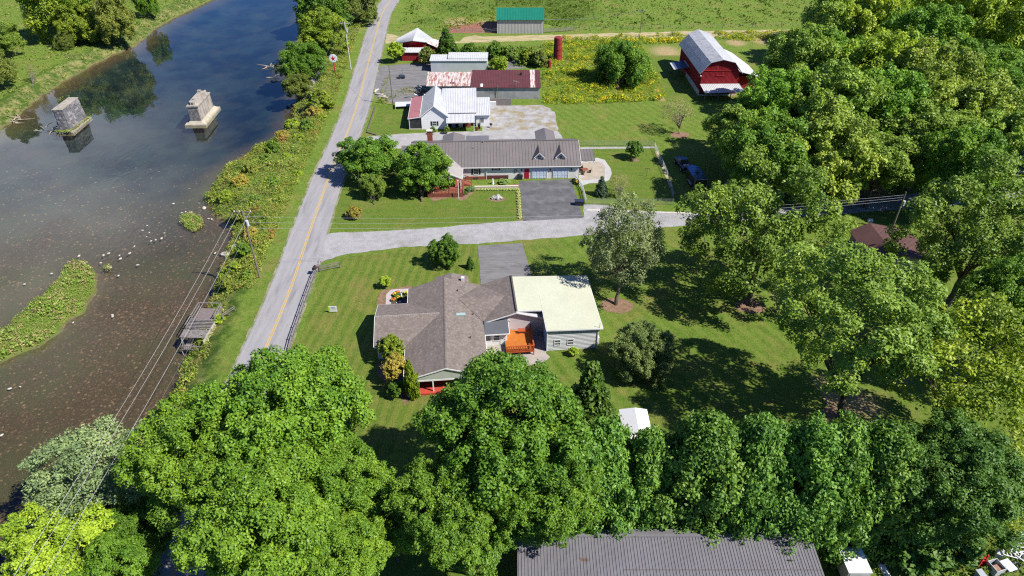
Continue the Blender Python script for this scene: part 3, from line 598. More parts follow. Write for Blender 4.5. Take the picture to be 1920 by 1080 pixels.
WEED = {'bank': weed_mat('bank_weeds', [(.25,.33,.04),(.13,.22,.025),(.42,.37,.11),(.44,.22,.06)]),
        'field': weed_mat('field_weeds', [(.24,.33,.03),(.15,.25,.022),(.60,.50,.02),(.60,.48,.02)], .25, .9),
        'isle': weed_mat('isle_weeds', [(.27,.33,.08),(.18,.30,.035),(.40,.31,.15)], .4, 1.0),
        'green': weed_mat('green_weeds', [(.11,.19,.025),(.07,.135,.02),(.20,.25,.035)]),
        'meadow': weed_mat('meadow_weeds', [(.21,.30,.045),(.15,.24,.03),(.36,.32,.14)], .3, 1.2)}
LBK, _ = band(RC, -3.9, 3.9); LBK2, _ = band(RC, -5.6, 5)
roadL = [p for p in LBK2]
strip_poly = [p for p in right_bank[::-1]] + [p for p in roadL[::-1] if 25 < p.y < 290]
growth('bank_weeds', strip_poly, 7.5, .14, 'bank', 3, 'wild weeds and brush covering the bank between river and road', 'weeds', zmin=WZ-.1, leaves=12, hgt=1.25, only=lambda x, y, z, d, di: (d > -.4) & ((y > 84) | (d < 3.2)))
growth('island_grass', [p for p in isle] , 9, .16, 'isle', 5, 'tall grass and weeds covering the long gravel island in the river', 'grass', zmin=-9, leaves=9, only=lambda x, y, z, d, di: di < -.2)
growth('tussock', P2([(343,405),(360,401),(378,405),(380,425),(365,436),(348,428),(340,415)], WZ), 22, .17, 'isle', 6, 'single round grass tussock standing in the shallows near the bank', 'grass', leaves=10, hgt=1.5, zfix=WZ)
growth('tussock', P2([(195,497),(207,495),(208,510),(196,511)], WZ), 14, .12, 'isle', 7, 'very small grass tuft in the shallows beside the long island', 'grass', leaves=8, zfix=WZ)
growth('field_weeds', P2([(1020,84),(1060,78),(1200,80),(1212,100),(1235,150),(1252,188),(1120,196),(1020,196),(1016,130)], 0), 5.0, .17, 'field', 8, 'flowering goldenrod and tall weeds filling the unmown field', 'weeds', leaves=11, hgt=1.3)
growth('field_weeds', P2([(860,92),(1040,88),(1040,112),(1015,128),(920,124),(830,112)], 0), 2.6, .2, 'green', 9, 'tangled green weeds behind the rusty sheds', 'weeds', leaves=10)
growth('field_weeds', P2([(1055,70),(1200,68),(1290,64),(1290,80),(1210,84),(1060,82)], 0), 4, .2, 'field', 10, 'strip of goldenrod between the dirt track and the unmown field', 'weeds', leaves=10, hgt=1.2)
growth('field_weeds', P2([(1335,62),(1520,58),(1520,72),(1400,78),(1345,74)], 0), 4, .2, 'field', 11, 'strip of goldenrod behind the red gambrel barn', 'weeds', leaves=10, hgt=1.2)
growth('meadow_grass', [p for p in left_bank if p.y < 330 and p.x > -190] + P2([(380,-30),(150,-30),(-60,-30),(-60,260)], 0), 1.1, .2, 'meadow', 12, 'long meadow grass on the far bank', 'grass', leaves=8, hgt=.6, only=lambda x, y, z, d, di: (d > .1) & (y < 290))
growth('lot_weeds', P2([(722,172),(760,166),(808,160),(806,172),(760,178),(728,188)], 0), 4, .14, 'bank', 13, 'dry weeds growing across the cracked parking lot', 'weeds', leaves=8, hgt=.6)
growth('lot_weeds', P2([(700,205),(712,185),(716,160),(728,140),(735,150),(722,180),(730,196),(800,194),(800,199),(712,200)], 0), 4, .14, 'bank', 14, 'dry weeds at the kerb around the logs', 'weeds', leaves=8, hgt=.6)
growth('undergrowth', P2([(1640,960),(1920,900),(1960,1100),(1540,1100),(1530,1010)], 0), 3, .16, 'green', 15, 'shaded undergrowth round the scrap in the lower right corner', 'undergrowth', leaves=9)
growth('undergrowth', P2([(60,1120),(240,880),(330,960),(290,1120)], 0), 3, .18, 'green', 16, 'shaded undergrowth between river and road in the lower left', 'undergrowth', leaves=9, zmin=WZ)
growth('pasture_grass', P2([(745,60),(770,-20),(1560,-20),(1520,48),(1200,56),(1080,60),(1030,52),(1030,4),(928,4),(926,45),(840,58)], 0), .75, .24, 'green', 19, 'tufts and clumps of rank grass scattered over the pasture', 'grass', leaves=7, hgt=.45)
growth('pasture_weeds', P2([(930,0),(1120,-10),(1120,18),(1080,40),(1060,52),(1020,46),(1020,12),(930,12)], 0), 1.6, .22, 'green', 17, 'rough weeds in the pasture behind the green roofed barn', 'weeds', leaves=8, hgt=.7)
growth('pasture_weeds', P2([(820,42),(930,20),(930,40),(880,48),(840,58),(815,60)], 0), 2, .2, 'bank', 18, 'rough weeds round the red soil beside the green roofed barn', 'weeds', leaves=8, hgt=.6)

# ------------------------------------------------------------------ buildings
SHING = M('brown_shingles', (.165,.136,.120), (.125,.102,.090), .9, .92, bmp=.35, fine=9, c3=(.205,.175,.155), s3=2.6, lo3=.5, hi3=.65, stretch=(1,1,2.5))
SHINGG = M('grey_shingles', (.24,.235,.24), (.19,.185,.19), .9, .92, bmp=.35, fine=9)
METG = M('brown_grey_metal', (.185,.165,.155), (.165,.148,.14), .4, .5, metal=.25, fine=3)
METS = M('slate_metal', (.165,.160,.172), (.145,.14,.152), .3, .5, metal=.2, fine=3, c3=(.13,.09,.07), s3=.9, lo3=.66, hi3=.7)
METW = M('white_metal', (.48,.485,.495), (.42,.43,.44), .4, .5, fine=3, c3=(.42,.42,.42), s3=1.3, lo3=.58, hi3=.72)
METC = M('cream_membrane', (.445,.455,.345), (.41,.42,.315), .3, .8, fine=4)
SIDE = M('cream_siding', (.66,.65,.61), (.60,.59,.56), .6, .7, stretch=(.3,.3,6), fine=2)
SIDEG = M('grey_siding', (.56,.57,.57), (.47,.48,.49), .5, .75, stretch=(.4,.4,7), fine=2)
SIDEW = M('white_siding', (.80,.80,.80), (.72,.72,.73), .6, .7, stretch=(.3,.3,6), fine=2)
RUST = M('rusted_metal', (.50,.46,.44), (.27,.11,.08), 1.5, .8, fine=4, lo=.46, hi=.60, stretch=(1.6,.25,1), bmp=.2)
MAROON = M('maroon_metal', (.125,.040,.040), (.10,.035,.036), .6, .55, fine=4, metal=.1)
PINK = M('faded_red_metal', (.40,.17,.185), (.34,.15,.165), .6, .6)
GREEN = M('green_metal', (.010,.16,.105), (.008,.14,.09), .5, .5)
BARNROOF = M('barn_grey_tin', (.42,.43,.45), (.33,.34,.36), .6, .5, metal=.25, fine=3, c3=(.25,.25,.26), s3=1.2, lo3=.55, hi3=.7)
BLOCK = M('cinder_block', (.36,.36,.36), (.27,.27,.28), .6, .95, c3=(.18,.18,.18), s3=.5)
DECKO = M('orange_stain_decking', (.46,.15,.025), (.38,.11,.02), 2.5, .5, fine=6, stretch=(4,.4,1))
DECKR = M('red_orange_stain', (.38,.075,.02), (.30,.055,.018), 2.5, .5)
REDTILE = M('red_porch_paint', (.42,.055,.035), (.34,.045,.03), 1.5, .6)
DARKWOOD = M('redwood_stain', (.24,.075,.045), (.16,.05,.035), 2, .7)
REDDOOR = M('crimson_door', (.38,.012,.035), (.34,.01,.03), 2, .4)
BLUEW = M('pale_blue_white', (.55,.62,.70), (.50,.57,.66), 1, .5)
def box(name, m, p, *b): return MB().box(*b).build(name, m, p)
def lerp(a, b, k): return Vector(a).lerp(Vector(b), k)
def ribs(mb, e0, e1, r1, r0, pitch=.3, w=.07, h=.06):
    n = max(1, round((Vector(e1)-Vector(e0)).length/pitch)); up = Vector((0,0,h*.4))
    for i in range(n+1): mb.beam(lerp(e0, e1, i/n)+up, lerp(r0, r1, i/n)+up, w, h)
    return mb
def roof(name, m, p, quads, t=.12, rib=None, label=None):
    mb = MB()
    for q in quads:
        mb.slab(q, t)
        if rib and len(q) == 4: ribs(mb, *q, pitch=rib)
    o = mb.build(name, m, p)
    if label: o['label'] = label
    return o
def window(p, face, a, off, z, w, h, shut=None, frame=TRIM, mull=True):
    """face s/n: a is x, off is the wall's y; face e/w: a is y, off is the wall's x"""
    sg = {'s': -1, 'n': 1, 'e': 1, 'w': -1}[face]
    def bx(mb, a0, a1, d0, d1, z0, z1):
        o0, o1 = sorted((off+sg*d0, off+sg*d1))
        return mb.box(a0, a1, o0, o1, z0, z1) if face in 'sn' else mb.box(o0, o1, a0, a1, z0, z1)
    f = MB(); fw = .07
    bx(f, a-w/2-fw, a+w/2+fw, -.03, .06, z-h/2-fw, z-h/2); bx(f, a-w/2-fw, a+w/2+fw, -.03, .06, z+h/2, z+h/2+fw)
    bx(f, a-w/2-fw, a-w/2, -.03, .05, z-h/2, z+h/2); bx(f, a+w/2, a+w/2+fw, -.03, .05, z-h/2, z+h/2)
    fo = f.build('window', frame, p)
    g_ = MB(); bx(g_, a-w/2, a+w/2, -.02, .012, z-h/2, z+h/2); g_.build('pane', GLASS, fo)
    if mull:
        q = MB(); bx(q, a-w/2, a+w/2, .012, .04, z-.03, z+.03)
        if w > .8: bx(q, a-.02, a+.02, .012, .03, z-h/2, z-.03); bx(q, a-.02, a+.02, .012, .03, z+.03, z+h/2)
        q.build('sash_bar', frame, fo)
    if shut:
        for s in (-1, 1):
            q = MB(); c = a+s*(w/2+fw+.22); bx(q, c-.17, c+.17, -.01, .04, z-h/2, z+h/2); q.build('shutter', shut, p)
    return fo
def door(p, face, a, off, z0, w, h, m, label=None):
    sg = {'s': -1, 'e': 1}[face]; q = MB()
    def bx(mb, a0, a1, d0, d1, z0, z1):
        o0, o1 = sorted((off+sg*d0, off+sg*d1)); return mb.box(a0, a1, o0, o1, z0, z1) if face == 's' else mb.box(o0, o1, a0, a1, z0, z1)
    bx(q, a-w/2, a+w/2, -.02, .05, z0, z0+h); o = q.build('door', m, p)
    k = MB(); bx(k, a+w/2-.18, a+w/2-.08, .05, .12, z0+h*.45, z0+h*.5); k.build('handle', STEEL, o)
    if label: o['label'] = label
    return o
def gablewalls(p, x0, x1, y0, y1, ze, zr, m, axis='y', name='wall'):
    if axis == 'y':
        xm = (x0+x1)/2; a = [(x0,y0,0),(x1,y0,0),(x1,y0,ze),(xm,y0,zr),(x0,y0,ze)]; b = [(x,y1,z) for x,_,z in a]
    else:
        ym = (y0+y1)/2; a = [(x0,y0,0),(x0,y1,0),(x0,y1,ze),(x0,ym,zr),(x0,y0,ze)]; b = [(x1,y,z) for _,y,z in a]
    return MB().prism(a, b).build(name, m, p)
def beams(name, m, p, segs, w=.1, h=None):
    mb = MB()
    for a, b in segs: mb.beam(a, b, w, h)
    return mb.build(name, m, p)

# --- brown shingled house
H1 = thing('shingled_house', 'brown shingled ranch house with crossing gable roofs and cream roofed white garage', 'house', (-9.39, 75, 0), R_(5.2))
sl = .324
gablewalls(H1, -4.8, 4.8, -10.4, 6.0, 2.5, 4.02, SIDE)
MB().prism([(-9.1,-6.0,0),(-9.1,2.4,0),(-9.1,2.4,2.45),(-9.1,-1.78,3.85),(-9.1,-6.0,2.45)], [(-4.8,-6.0,0),(-4.8,2.4,0),(-4.8,2.4,2.45),(-4.8,-1.78,3.85),(-4.8,-6.0,2.45)]).build('wall', SIDE, H1)
roof('roof', SHING, H1, [[(-5.3,-13.05,2.48),(-5.3,6.35,2.48),(0,6.35,4.2),(0,-13.05,4.2)][::-1]], .14)
roof('roof', SHING, H1, [[(5.3,-13.05,2.48),(5.3,6.35,2.48),(0.003,6.35,4.2),(0.003,-13.05,4.2)]], .14)
roof('roof', SHING, H1, [[(-9.42,-6.35,2.52),(-5.2,-6.35,2.52),(-.55,-1.78,4.03),(-9.42,-1.78,4.03)], [(-9.42,2.8,2.52),(-5.2,2.8,2.52),(-.55,-1.775,4.03),(-9.42,-1.775,4.03)][::-1]], .14)
roof('roof', SHING, H1, [[(1.9,1.9,3.64),(5.28,-2.45,2.53),(8.6,1.9,3.64)], [(1.9,1.905,3.64),(5.28,6.3,2.53),(8.6,1.905,3.64)][::-1]], .12)
roof('roof', SHING, H1, [[(5.2,-2.65,2.55),(5.2,6.3,2.55),(9.8,6.3,4.02),(9.8,-2.65,4.02)][::-1]], .14)
roof('roof', M('pale_shingles', (.40,.40,.42), (.33,.33,.35), 1.2, .9), H1, [[(13.4,-2.65,2.95),(13.4,6.0,2.95),(9.803,6.0,4.02),(9.803,-2.65,4.02)]], .12)
roof('roof', SHING, H1, [[(-1.4,6.3,3.0),(-1.4,8.2,2.95),(1.1,8.2,3.66),(1.1,6.0,3.66)], [(3.6,6.3,3.0),(3.6,8.2,2.95),(1.103,8.2,3.66),(1.103,6.0,3.66)][::-1]], .12)
MB().prism([(-1.1,6,0),(3.3,6,0),(3.3,6,2.9),(1.1,6,3.5),(-1.1,6,2.9)], [(-1.1,7.9,0),(3.3,7.9,0),(3.3,7.9,2.9),(1.1,7.9,3.5),(-1.1,7.9,2.9)]).build('wall', SIDE, H1)
cp = MB()
for i in range(64):
    y0 = -13.05+i*.303; cp.slab([(-.17,y0,4.17),(0,y0,4.235),(0,y0+.28,4.215),(-.17,y0+.28,4.15)], .03); cp.slab([(0,y0,4.235),(.17,y0,4.17),(.17,y0+.28,4.15),(0,y0+.28,4.215)], .03)
cp.build('ridge_cap', M('ridge_shingles', (.16,.13,.12), (.11,.09,.085), 3, .9), H1)
cp = MB()
for i in range(29): x0 = -9.42+i*.303; cp.slab([(x0,-1.95,4.0),(x0+.28,-1.95,3.98),(x0+.28,-1.6,3.98),(x0,-1.6,4.0)], .03); cp.box(x0, x0+.27, -1.86, -1.7, 4.0, 4.06)
cp.build('ridge_cap', M('pale_ridge', (.30,.27,.25), (.22,.19,.17), 3, .9), H1)
tr = MB()  # white fascia boards and gutters
tr.beam((-9.42,-6.38,2.42),(-5.3,-6.38,2.42),.05,.14); tr.beam((-9.42,2.83,2.42),(-5.4,2.83,2.42),.05,.14); tr.beam((-5.34,2.9,2.4),(-5.34,6.35,2.4),.06,.14); tr.beam((-5.34,-13.05,2.4),(-5.34,-6.45,2.4),.06,.14)
tr.beam((5.34,-13.05,2.4),(5.34,-5.1,2.4),.06,.14); tr.beam((-5.3,-13.09,2.42),(0,-13.09,4.13),.05,.16); tr.beam((5.3,-13.09,2.42),(0,-13.09,4.13),.05,.16)
tr.beam((-9.46,-6.35,2.45),(-9.46,-1.78,3.96),.05,.14); tr.beam((-9.46,2.8,2.45),(-9.46,-1.78,3.96),.05,.14); tr.beam((5.3,-2.69,2.5),(9.8,-2.69,3.95),.05,.14); tr.beam((13.4,-2.69,2.88),(9.8,-2.69,3.95),.05,.14)
tr.build('fascia', TRIM, H1)
MB().prism([(-4.9,-12.95,2.3),(4.9,-12.95,2.3),(0,-12.95,3.95)], [(-4.9,-12.85,2.3),(4.9,-12.85,2.3),(0,-12.85,3.95)]).build('porch_gable', M('sage_board', (.42,.45,.40), (.37,.40,.35), 1, .8), H1)
beams('porch_lintel', TRIM, H1, [((-4.9,-12.9,2.2),(4.9,-12.9,2.2))], .16, .22)
for x in (-4.8,-1.7,1.7,4.8): beams('porch_post', TRIM, H1, [((x,-12.9,.3),(x,-12.9,2.2))], .15)
box('porch_floor', REDTILE, H1, -4.6, 4.6, -13.3, -10.4, 0.02, .3)
window(H1, 's', -2.6, -10.4, 1.5, 1.0, 1.2); door(H1, 's', .6, -10.4, .3, .95, 2.0, TRIM)
window(H1, 's', -7.6, -6.0, 1.4, 1.3, 1.2); window(H1, 'w', -.4, -9.1, 1.4, 1.4, 1.2); window(H1, 'w', 4.6, -4.8, 1.4, 1.4, 1.1); window(H1, 'w', -9, -4.8, 1.4, 1.1, 1.1)
MB().box(1.6,2.85,-2.1,-1.6,3.42,3.72).build('skylight', M('skylight_glass', (.32,.42,.40), (.28,.38,.37), 3, .15, spec=.8), H1)
box('vent', DECKR, H1, 5.0,5.5,.7,.95,2.8,3.22)
for x, y in ((3.3,-6.4),(3.9,-1.2),(1.9,3.6)): MB().cyl(x, y, 3.0, 4.2-sl*x+.35, .07, 8).build('vent_pipe', BLACK, H1)
box('chimney', M('flue_tin', (.55,.55,.56), (.42,.42,.43), 2, .5), H1, 2.5,3.0,6.3,6.8,2.5,3.9)
# middle wing gable wall, sunroom with its metal awning
MB().prism([(4.8,-2.3,0),(13.55,-2.3,0),(13.55,-2.3,2.85),(9.8,-2.3,3.9),(5.3,-2.3,2.45),(4.8,-2.3,2.4)], [(4.8,6,0),(13.55,6,0),(13.55,6,2.85),(9.8,6,3.9),(5.3,6,2.45),(4.8,6,2.4)]).build('wall', M('mauve_siding', (.52,.48,.48), (.47,.43,.44), .6, .75, stretch=(.3,.3,6), fine=2), H1)
box('sunroom_wall', TRIM, H1, 4.8, 8.35, -4.55, -2.3, 0, 2.28)
roof('awning', M('slate_awning', (.10,.105,.115), (.085,.09,.10), .5, .5), H1, [[(5.32,-5.0,2.36),(8.6,-5.0,2.36),(8.6,-2.34,2.72),(5.32,-2.34,2.72)]], .08)
beams('awning_fascia', TRIM, H1, [((5.3,-5.04,2.3),(8.64,-5.04,2.3)),((8.64,-5.04,2.3),(8.64,-2.4,2.66))], .06, .16)
for x in (5.7, 6.9): window(H1, 's', x, -4.55, 1.45, .75, 1.15, mull=True)
door(H1, 's', 7.8, -4.55, .2, .8, 2.0, TRIM)
# garage
MB().prism([(13.57,-6.35,0),(20.5,-6.35,0),(20.5,5.2,0),(13.57,5.2,0)], [(13.57,-6.35,3.62),(20.5,-6.35,3.5),(20.5,5.2,3.5),(13.57,5.2,3.62)]).build('garage_wall', SIDEG, H1)
lap = MB()
for i in range(15): z = .12+i*.235; lap.beam((13.57,-6.37,z),(20.52,-6.37,z),.035,.03); lap.beam((13.55,-6.3,z),(13.55,-2.4,z),.035,.03)
lap.build('siding_lap', SIDEG, H1)
MB().slab([(13.45,-6.6,3.93),(21.0,-6.6,3.72),(21.0,5.65,3.72),(9.95,5.75,4.14),(9.95,-2.3,4.14),(13.45,-2.3,3.98)], .14).build('garage_roof', METC, H1)
beams('garage_fascia', TRIM, H1, [((13.4,-6.65,3.82),(21.05,-6.65,3.6)),((21.05,-6.65,3.6),(21.05,5.65,3.6)),((13.4,-6.6,3.82),(13.4,-2.35,3.88)),((9.95,-2.35,4.04),(13.4,-2.35,3.9))], .06, .2)
beams('roof_seam', M('seam', (.52,.53,.42), (.48,.49,.38), 2, .8), H1, [((13.47,-2.3,4.0),(13.47,5.6,4.0))], .08, .03)
beams('ridge_flashing', M('dark_flashing', (.10,.085,.08), (.08,.07,.065), 2, .8), H1, [((9.87,-2.4,4.15),(9.87,6.1,4.15))], .22, .06)
for x in (15.0, 16.8): window(H1, 's', x, -6.37, 1.45, .75, .85)
beams('corner_board', TRIM, H1, [((13.6,-6.4,0),(13.6,-6.4,3.55)),((20.48,-6.4,0),(20.48,-6.4,3.45))], .12)
beams('gable_trim', TRIM, H1, [((8.7,-2.38,2.75),(9.0,-2.38,2.4))], .05)
box('wall_unit', TRIM, H1, 20.55, 20.85, -6.0, -5.3, .5, 1.5)
MB().tube([(20.6,-6.5,3.2),(20.6,-6.5,4.6)], [.03,.03], 6).build('service_mast', BLACK, H1)
# deck
DK = thing('timber_deck', 'bright orange stained deck with slatted railing behind the brown house', 'deck', H1.matrix_basis @ Vector((9.9,-4.6,0)), R_(5.2))
for i in range(24): box('deck_board', DECKO, DK, -1.85+i*.155, -1.85+i*.155+.145, -2.3, 2.2, .74, .79)
beams('joist', DECKR, DK, [((-1.85,y,.64),(1.85,y,.64)) for y in (-2.2,-1.1,0,1.1,2.1)], .1, .2)
for x, y in ((-1.8,-2.3),(0,-2.3),(1.85,-2.3),(1.85,-.8),(1.85,.7),(1.85,2.1)): box('post', DECKR, DK, x-.06, x+.06, y-.06, y+.06, 0, 1.62)
beams('rail', DECKR, DK, [((-1.85,-2.3,1.66),(1.95,-2.3,1.66)),((1.85,-2.3,1.665),(1.85,2.15,1.665))], .18, .05)
beams('rail', DECKR, DK, [((-1.85,-2.3,.92),(1.85,-2.3,.92)),((1.85,-2.3,.93),(1.85,2.15,.93)),((-1.85,-2.36,.68),(1.9,-2.36,.68)),((1.91,-2.3,.68),(1.91,2.15,.68))], .07, .16)
b0 = None
for i in range(15): box('baluster', DECKR, DK, -1.7+i*.24, -1.7+i*.24+.1, -2.32, -2.28, .95, 1.63)
for i in range(17): box('baluster', DECKR, DK, 1.83, 1.87, -2.1+i*.25, -2.1+i*.25+.1, .95, 1.63)
BN = thing('deck_bench', 'small red bench standing on the orange deck', 'bench', H1.matrix_basis @ Vector((10.5,-3.2,.8)), R_(5.2))
box('seat', DECKR, BN, -.5, .5, -.2, .2, .4, .45); box('backrest', M('bench_pink', (.6,.22,.16), (.5,.18,.13), 2, .6), BN, -.5, .5, .16, .2, .45, .8)
for x in (-.42, .38): box('leg', DECKR, BN, x, x+.05, -.18, .18, 0, .4)
def Lw(root, *p): return root.matrix_basis @ Vector(p)
for root in (H1,): root.matrix_basis
sheet('patio', [Vector(Lw(H1, x, y, 0).xy) for x, y in [(4.8,-4.6),(8,-4.6),(11.9,-2.3),(13.5,-2.3),(13.55,-6.9),(13.9,-7.6),(12.5,-8.8),(9.5,-9.2),(6,-8),(4.8,-7)]], .030, M('patio_concrete', (.34,.30,.27), (.27,.235,.21), .8, .9, bmp=.2), .08)
sheet('paved_walk', P2([(723,578),(724,552),(734,543),(772,541),(772,548),(741,549),(734,554),(733,578)], 0), .040, M('paver_mauve', (.40,.35,.34), (.33,.29,.28), 1.6, .9, bmp=.3))
FB = sheet('flower_bed_soil', P2([(733,578),(734,554),(741,549),(772,548),(772,578)], 0), .036, M('dark_soil', (.09,.065,.05), (.06,.045,.035), 2, .95, bmp=.6))
rnd = random.Random(5)
FLOW = [M('yellow_flower', (.70,.48,.03), (.6,.35,.02), 3, .7), M('orange_flower', (.60,.16,.02), (.5,.1,.02), 3, .7), M('white_flower', (.8,.8,.78), (.7,.7,.68), 3, .7)]
def plant(label, p, r, h, col, name='flowering_plant', cat='plant', fl=None, nfl=10, grp=None):
    t = thing(name, label, cat, p, rnd.uniform(0, 6), grp)
    o = link(bpy.data.objects.new('foliage', CR['bush%d' % rnd.randrange(2)])); o.parent = t; o.scale = (r, r, h*.5); o.location = (0,0,h*.5); o.color = (*col, 1)
    if fl:
        q = MB()
        for i in range(nfl):
            a = rnd.uniform(0, 6.28); d = r*rnd.uniform(.1,.9); q.ell((math.cos(a)*d, math.sin(a)*d, h*(1.05-.35*d/r)), (.11,.11,.07), 6, 4)
        q.build('blossoms', fl, t)
    return t
for x, y, f, lab in [(741,554,0,'yellow flowers at the outer corner of the walled flower bed'),(748,559,0,'yellow flowers in the middle of the flower bed'),(763,552,0,'golden flowers by the house wall in the flower bed'),(738,564,1,'orange flowers in the flower bed next to the wing roof'),(745,551,1,'orange flowers near the paving in the flower bed')]:
    plant(lab, G(x, y, .04), .38, .45, (.10,.12,.02), fl=FLOW[f], nfl=22)
plant('green clump beside the walk near the wing', Lw(H1, -9.0,4.3,0), .5, .5, (.10,.17,.02)); plant('green clump at the upper edge of the paved walk', Lw(H1,-7.0,7.7,0), .6, .5, (.07,.13,.02)); plant('second green clump above the paved walk, nearer the roof', Lw(H1,-5.4,7.7,0), .6, .5, (.08,.14,.02))
ST = thing('garden_figure', 'small white garden figure among the flowers', 'statue', G(753,558,.04)); MB().tube([(0,0,0),(0,0,.3),(0,0,.55)], [.16,.13,.08], 8).build('body', WHITE, ST); MB().ell((0,0,.66), (.11,.11,.12)).build('head', WHITE, ST)
for x, y, lab, r in [(750,566,'white stone low in the flower bed by the wing',.22),(744,568,'grey stone at the wing side of the flower bed',.18)]:
    tag(MB().ell((0,0,0), (r,r*.8,r*.7), 8, 5, .15, rnd).build('garden_stone', CONC), lab, 'stone').location = G(x, y, .08)

# --- long grey roofed house
H2 = thing('long_house', 'long cream house with ribbed brown grey metal roof, two dormers and double garage', 'house', (0, 120.2, 0), R_(1.9))
MB().prism([(-19.3,.35,0),(-19.3,12.4,0),(-19.3,12.4,2.75),(-19.3,6.4,5.1),(-19.3,.35,2.75)], [(13.05,.35,0),(13.05,12.4,0),(13.05,12.4,2.75),(13.05,6.4,5.1),(13.05,.35,2.75)]).build('wall', SIDE, H2)
roof('roof', METG, H2, [[(-19.7,0,2.78),(13.4,0,2.78),(13.4,6.4,5.3),(-19.7,6.4,5.3)], [(-19.7,12.8,2.78),(13.4,12.8,2.78),(13.4,6.403,5.3),(-19.7,6.403,5.3)][::-1]], .12, .62)
beams('ridge_cap', METG, H2, [((-19.7,6.4,5.36),(13.4,6.4,5.36))], .3, .06)
beams('gutter', TRIM, H2, [((-19.7,-.06,2.68),(13.4,-.06,2.68)),((13.45,0,2.7),(13.45,6.4,5.2))], .1, .14)
def dormer(x):
    d = H2; a = 2.6/6.4*.985
    zs = lambda y: 2.78+y*(2.52/6.4)
    MB().prism([(x-.85,1.75,zs(1.75)-.2),(x+.85,1.75,zs(1.75)-.2),(x+.85,1.75,4.0),(x,1.75,4.75),(x-.85,1.75,4.0)], [(x-.85,3.2,4.0-.1),(x+.85,3.2,4.0-.1),(x+.85,3.2,4.0),(x,5.2,4.75),(x-.85,3.2,4.0)]).build('dormer', TRIM, d)
    roof('dormer_roof', M('dormer_roof_dark', (.13,.115,.11), (.115,.10,.10), .6, .55, metal=.2), d, [[(x-1.1,1.45,3.84),(x-1.1,2.75,3.84),(x,5.5,4.95),(x,1.45,4.95)][::-1], [(x+1.1,1.45,3.84),(x+1.1,2.75,3.84),(x+.003,5.5,4.95),(x+.003,1.45,4.95)]], .08)
    beams('rake_trim', TRIM, d, [((x-1.1,1.42,3.8),(x,1.42,4.9)),((x+1.1,1.42,3.8),(x,1.42,4.9))], .05, .12)
    window(d, 's', x, 1.75, 3.85, .6, .6)
dormer(5.35); dormer(9.55)
for x0, hw, y1, zr in ((7.15,2.0,13.6,4.9),(-11.6,2.3,12.9,4.5)):
    roof('rear_gable_roof', METG, H2, [[(x0-hw,7,zr-.75),(x0-hw,y1,zr-.75),(x0,y1,zr),(x0,7,zr)], [(x0+hw,7,zr-.75),(x0+hw,y1,zr-.75),(x0+.003,y1,zr),(x0+.003,7,zr)][::-1]], .1)
    MB().prism([(x0-hw+.3,12,0),(x0+hw-.3,12,0),(x0+hw-.3,12,zr-.9),(x0,12,zr-.2),(x0-hw+.3,12,zr-.9)], [(x0-hw+.3,y1-.3,0),(x0+hw-.3,y1-.3,0),(x0+hw-.3,y1-.3,zr-.9),(x0,y1-.3,zr-.2),(x0-hw+.3,y1-.3,zr-.9)]).build('rear_wall', SIDE, H2)
roof('flat_porch_roof', METS, H2, [[(-9.2,12.5,2.9),(-4.4,12.5,2.9),(-4.4,14.4,3.0),(-9.2,14.4,3.0)]], .12)
for x in (-9,-4.6): beams('post', TRIM, H2, [((x,14.2,0),(x,14.2,2.85))], .12)
roof('side_roof', METG, H2, [[(-22.0,4,2.9),(-19.75,4,2.9),(-19.75,9,3.4),(-22.0,9,3.4)]], .1, .62)
for x, y in ((-21.8,4.2),(-21.8,8.8)): beams('post', TRIM, H2, [((x,y,0),(x,y,2.85))], .12)
box('chimney', BRICK, H2, -16.6, -15.6, 7.3, 8.1, 0, 7.1); box('chimney_cap', CONC, H2, -16.7, -15.5, 7.2, 8.2, 7.1, 7.22)
for x, y in ((-7.4,4.6),(-5.5,6.0)): MB().cyl(x, y, 4, 2.78+y*.394+.45, .09, 8).build('vent_pipe', STEEL, H2)
# front wall features
window(H2, 's', -7.0, .35, 1.75, .85, 1.25, BLACK); window(H2, 's', -3.1, .35, 2.15, .7, .42, BLACK, mull=False)
door(H2, 's', 2.9, .35, .05, .95, 2.1, REDDOOR, 'crimson front door')
for x0, x1 in ((4.0,6.75),(8.15,10.95)):
    o = box('garage_door', BLUEW, H2, x0, x1, .30, .36, .03, 2.15)
    for r in range(4):
        for c in range(4): wd = (x1-x0)/4; box('panel', BLUEW, o, x0+c*wd+.1, x0+(c+1)*wd-.1, .27, .31, .12+r*.52, .52+r*.52)
    beams('door_frame', TRIM, H2, [((x0-.08,.3,0),(x0-.08,.3,2.2)),((x1+.08,.3,0),(x1+.08,.3,2.2)),((x0-.12,.3,2.23),(x1+.12,.3,2.23))], .12)
for x in (1.9,7.45,11.6): box('wall_lamp', BLACK, H2, x-.09, x+.09, .18, .35, 1.75, 2.1)
wr = MB(); wr.tube([(0+.28*math.cos(a*.524), .3, 1.75+.28*math.sin(a*.524)) for a in range(13)], [.07]*13, 6); wo_ = wr.build('wreath', M('wreath_green', (.05,.06,.04), (.12,.09,.07), 8, .9), H2); wo_.location = (.7,0,0)
box('brick_base', BRICK, H2, -9.1, -5.1, .25, .36, 0, .7); box('brick_base', M('recess_shade_brick', (.13,.045,.035), (.09,.03,.03), 3, .9), H2, -4.9, -.7, .27, .36, .05, .85); beams('downpipe', TRIM, H2, [((-5.0,.25,0),(-5.0,.25,2.6))], .1)  # second band's darker brick tone paints the shade of a wall recess
box('basement_window', GLASS, H2, -7.5, -6.6, .2, .26, .15, .5)
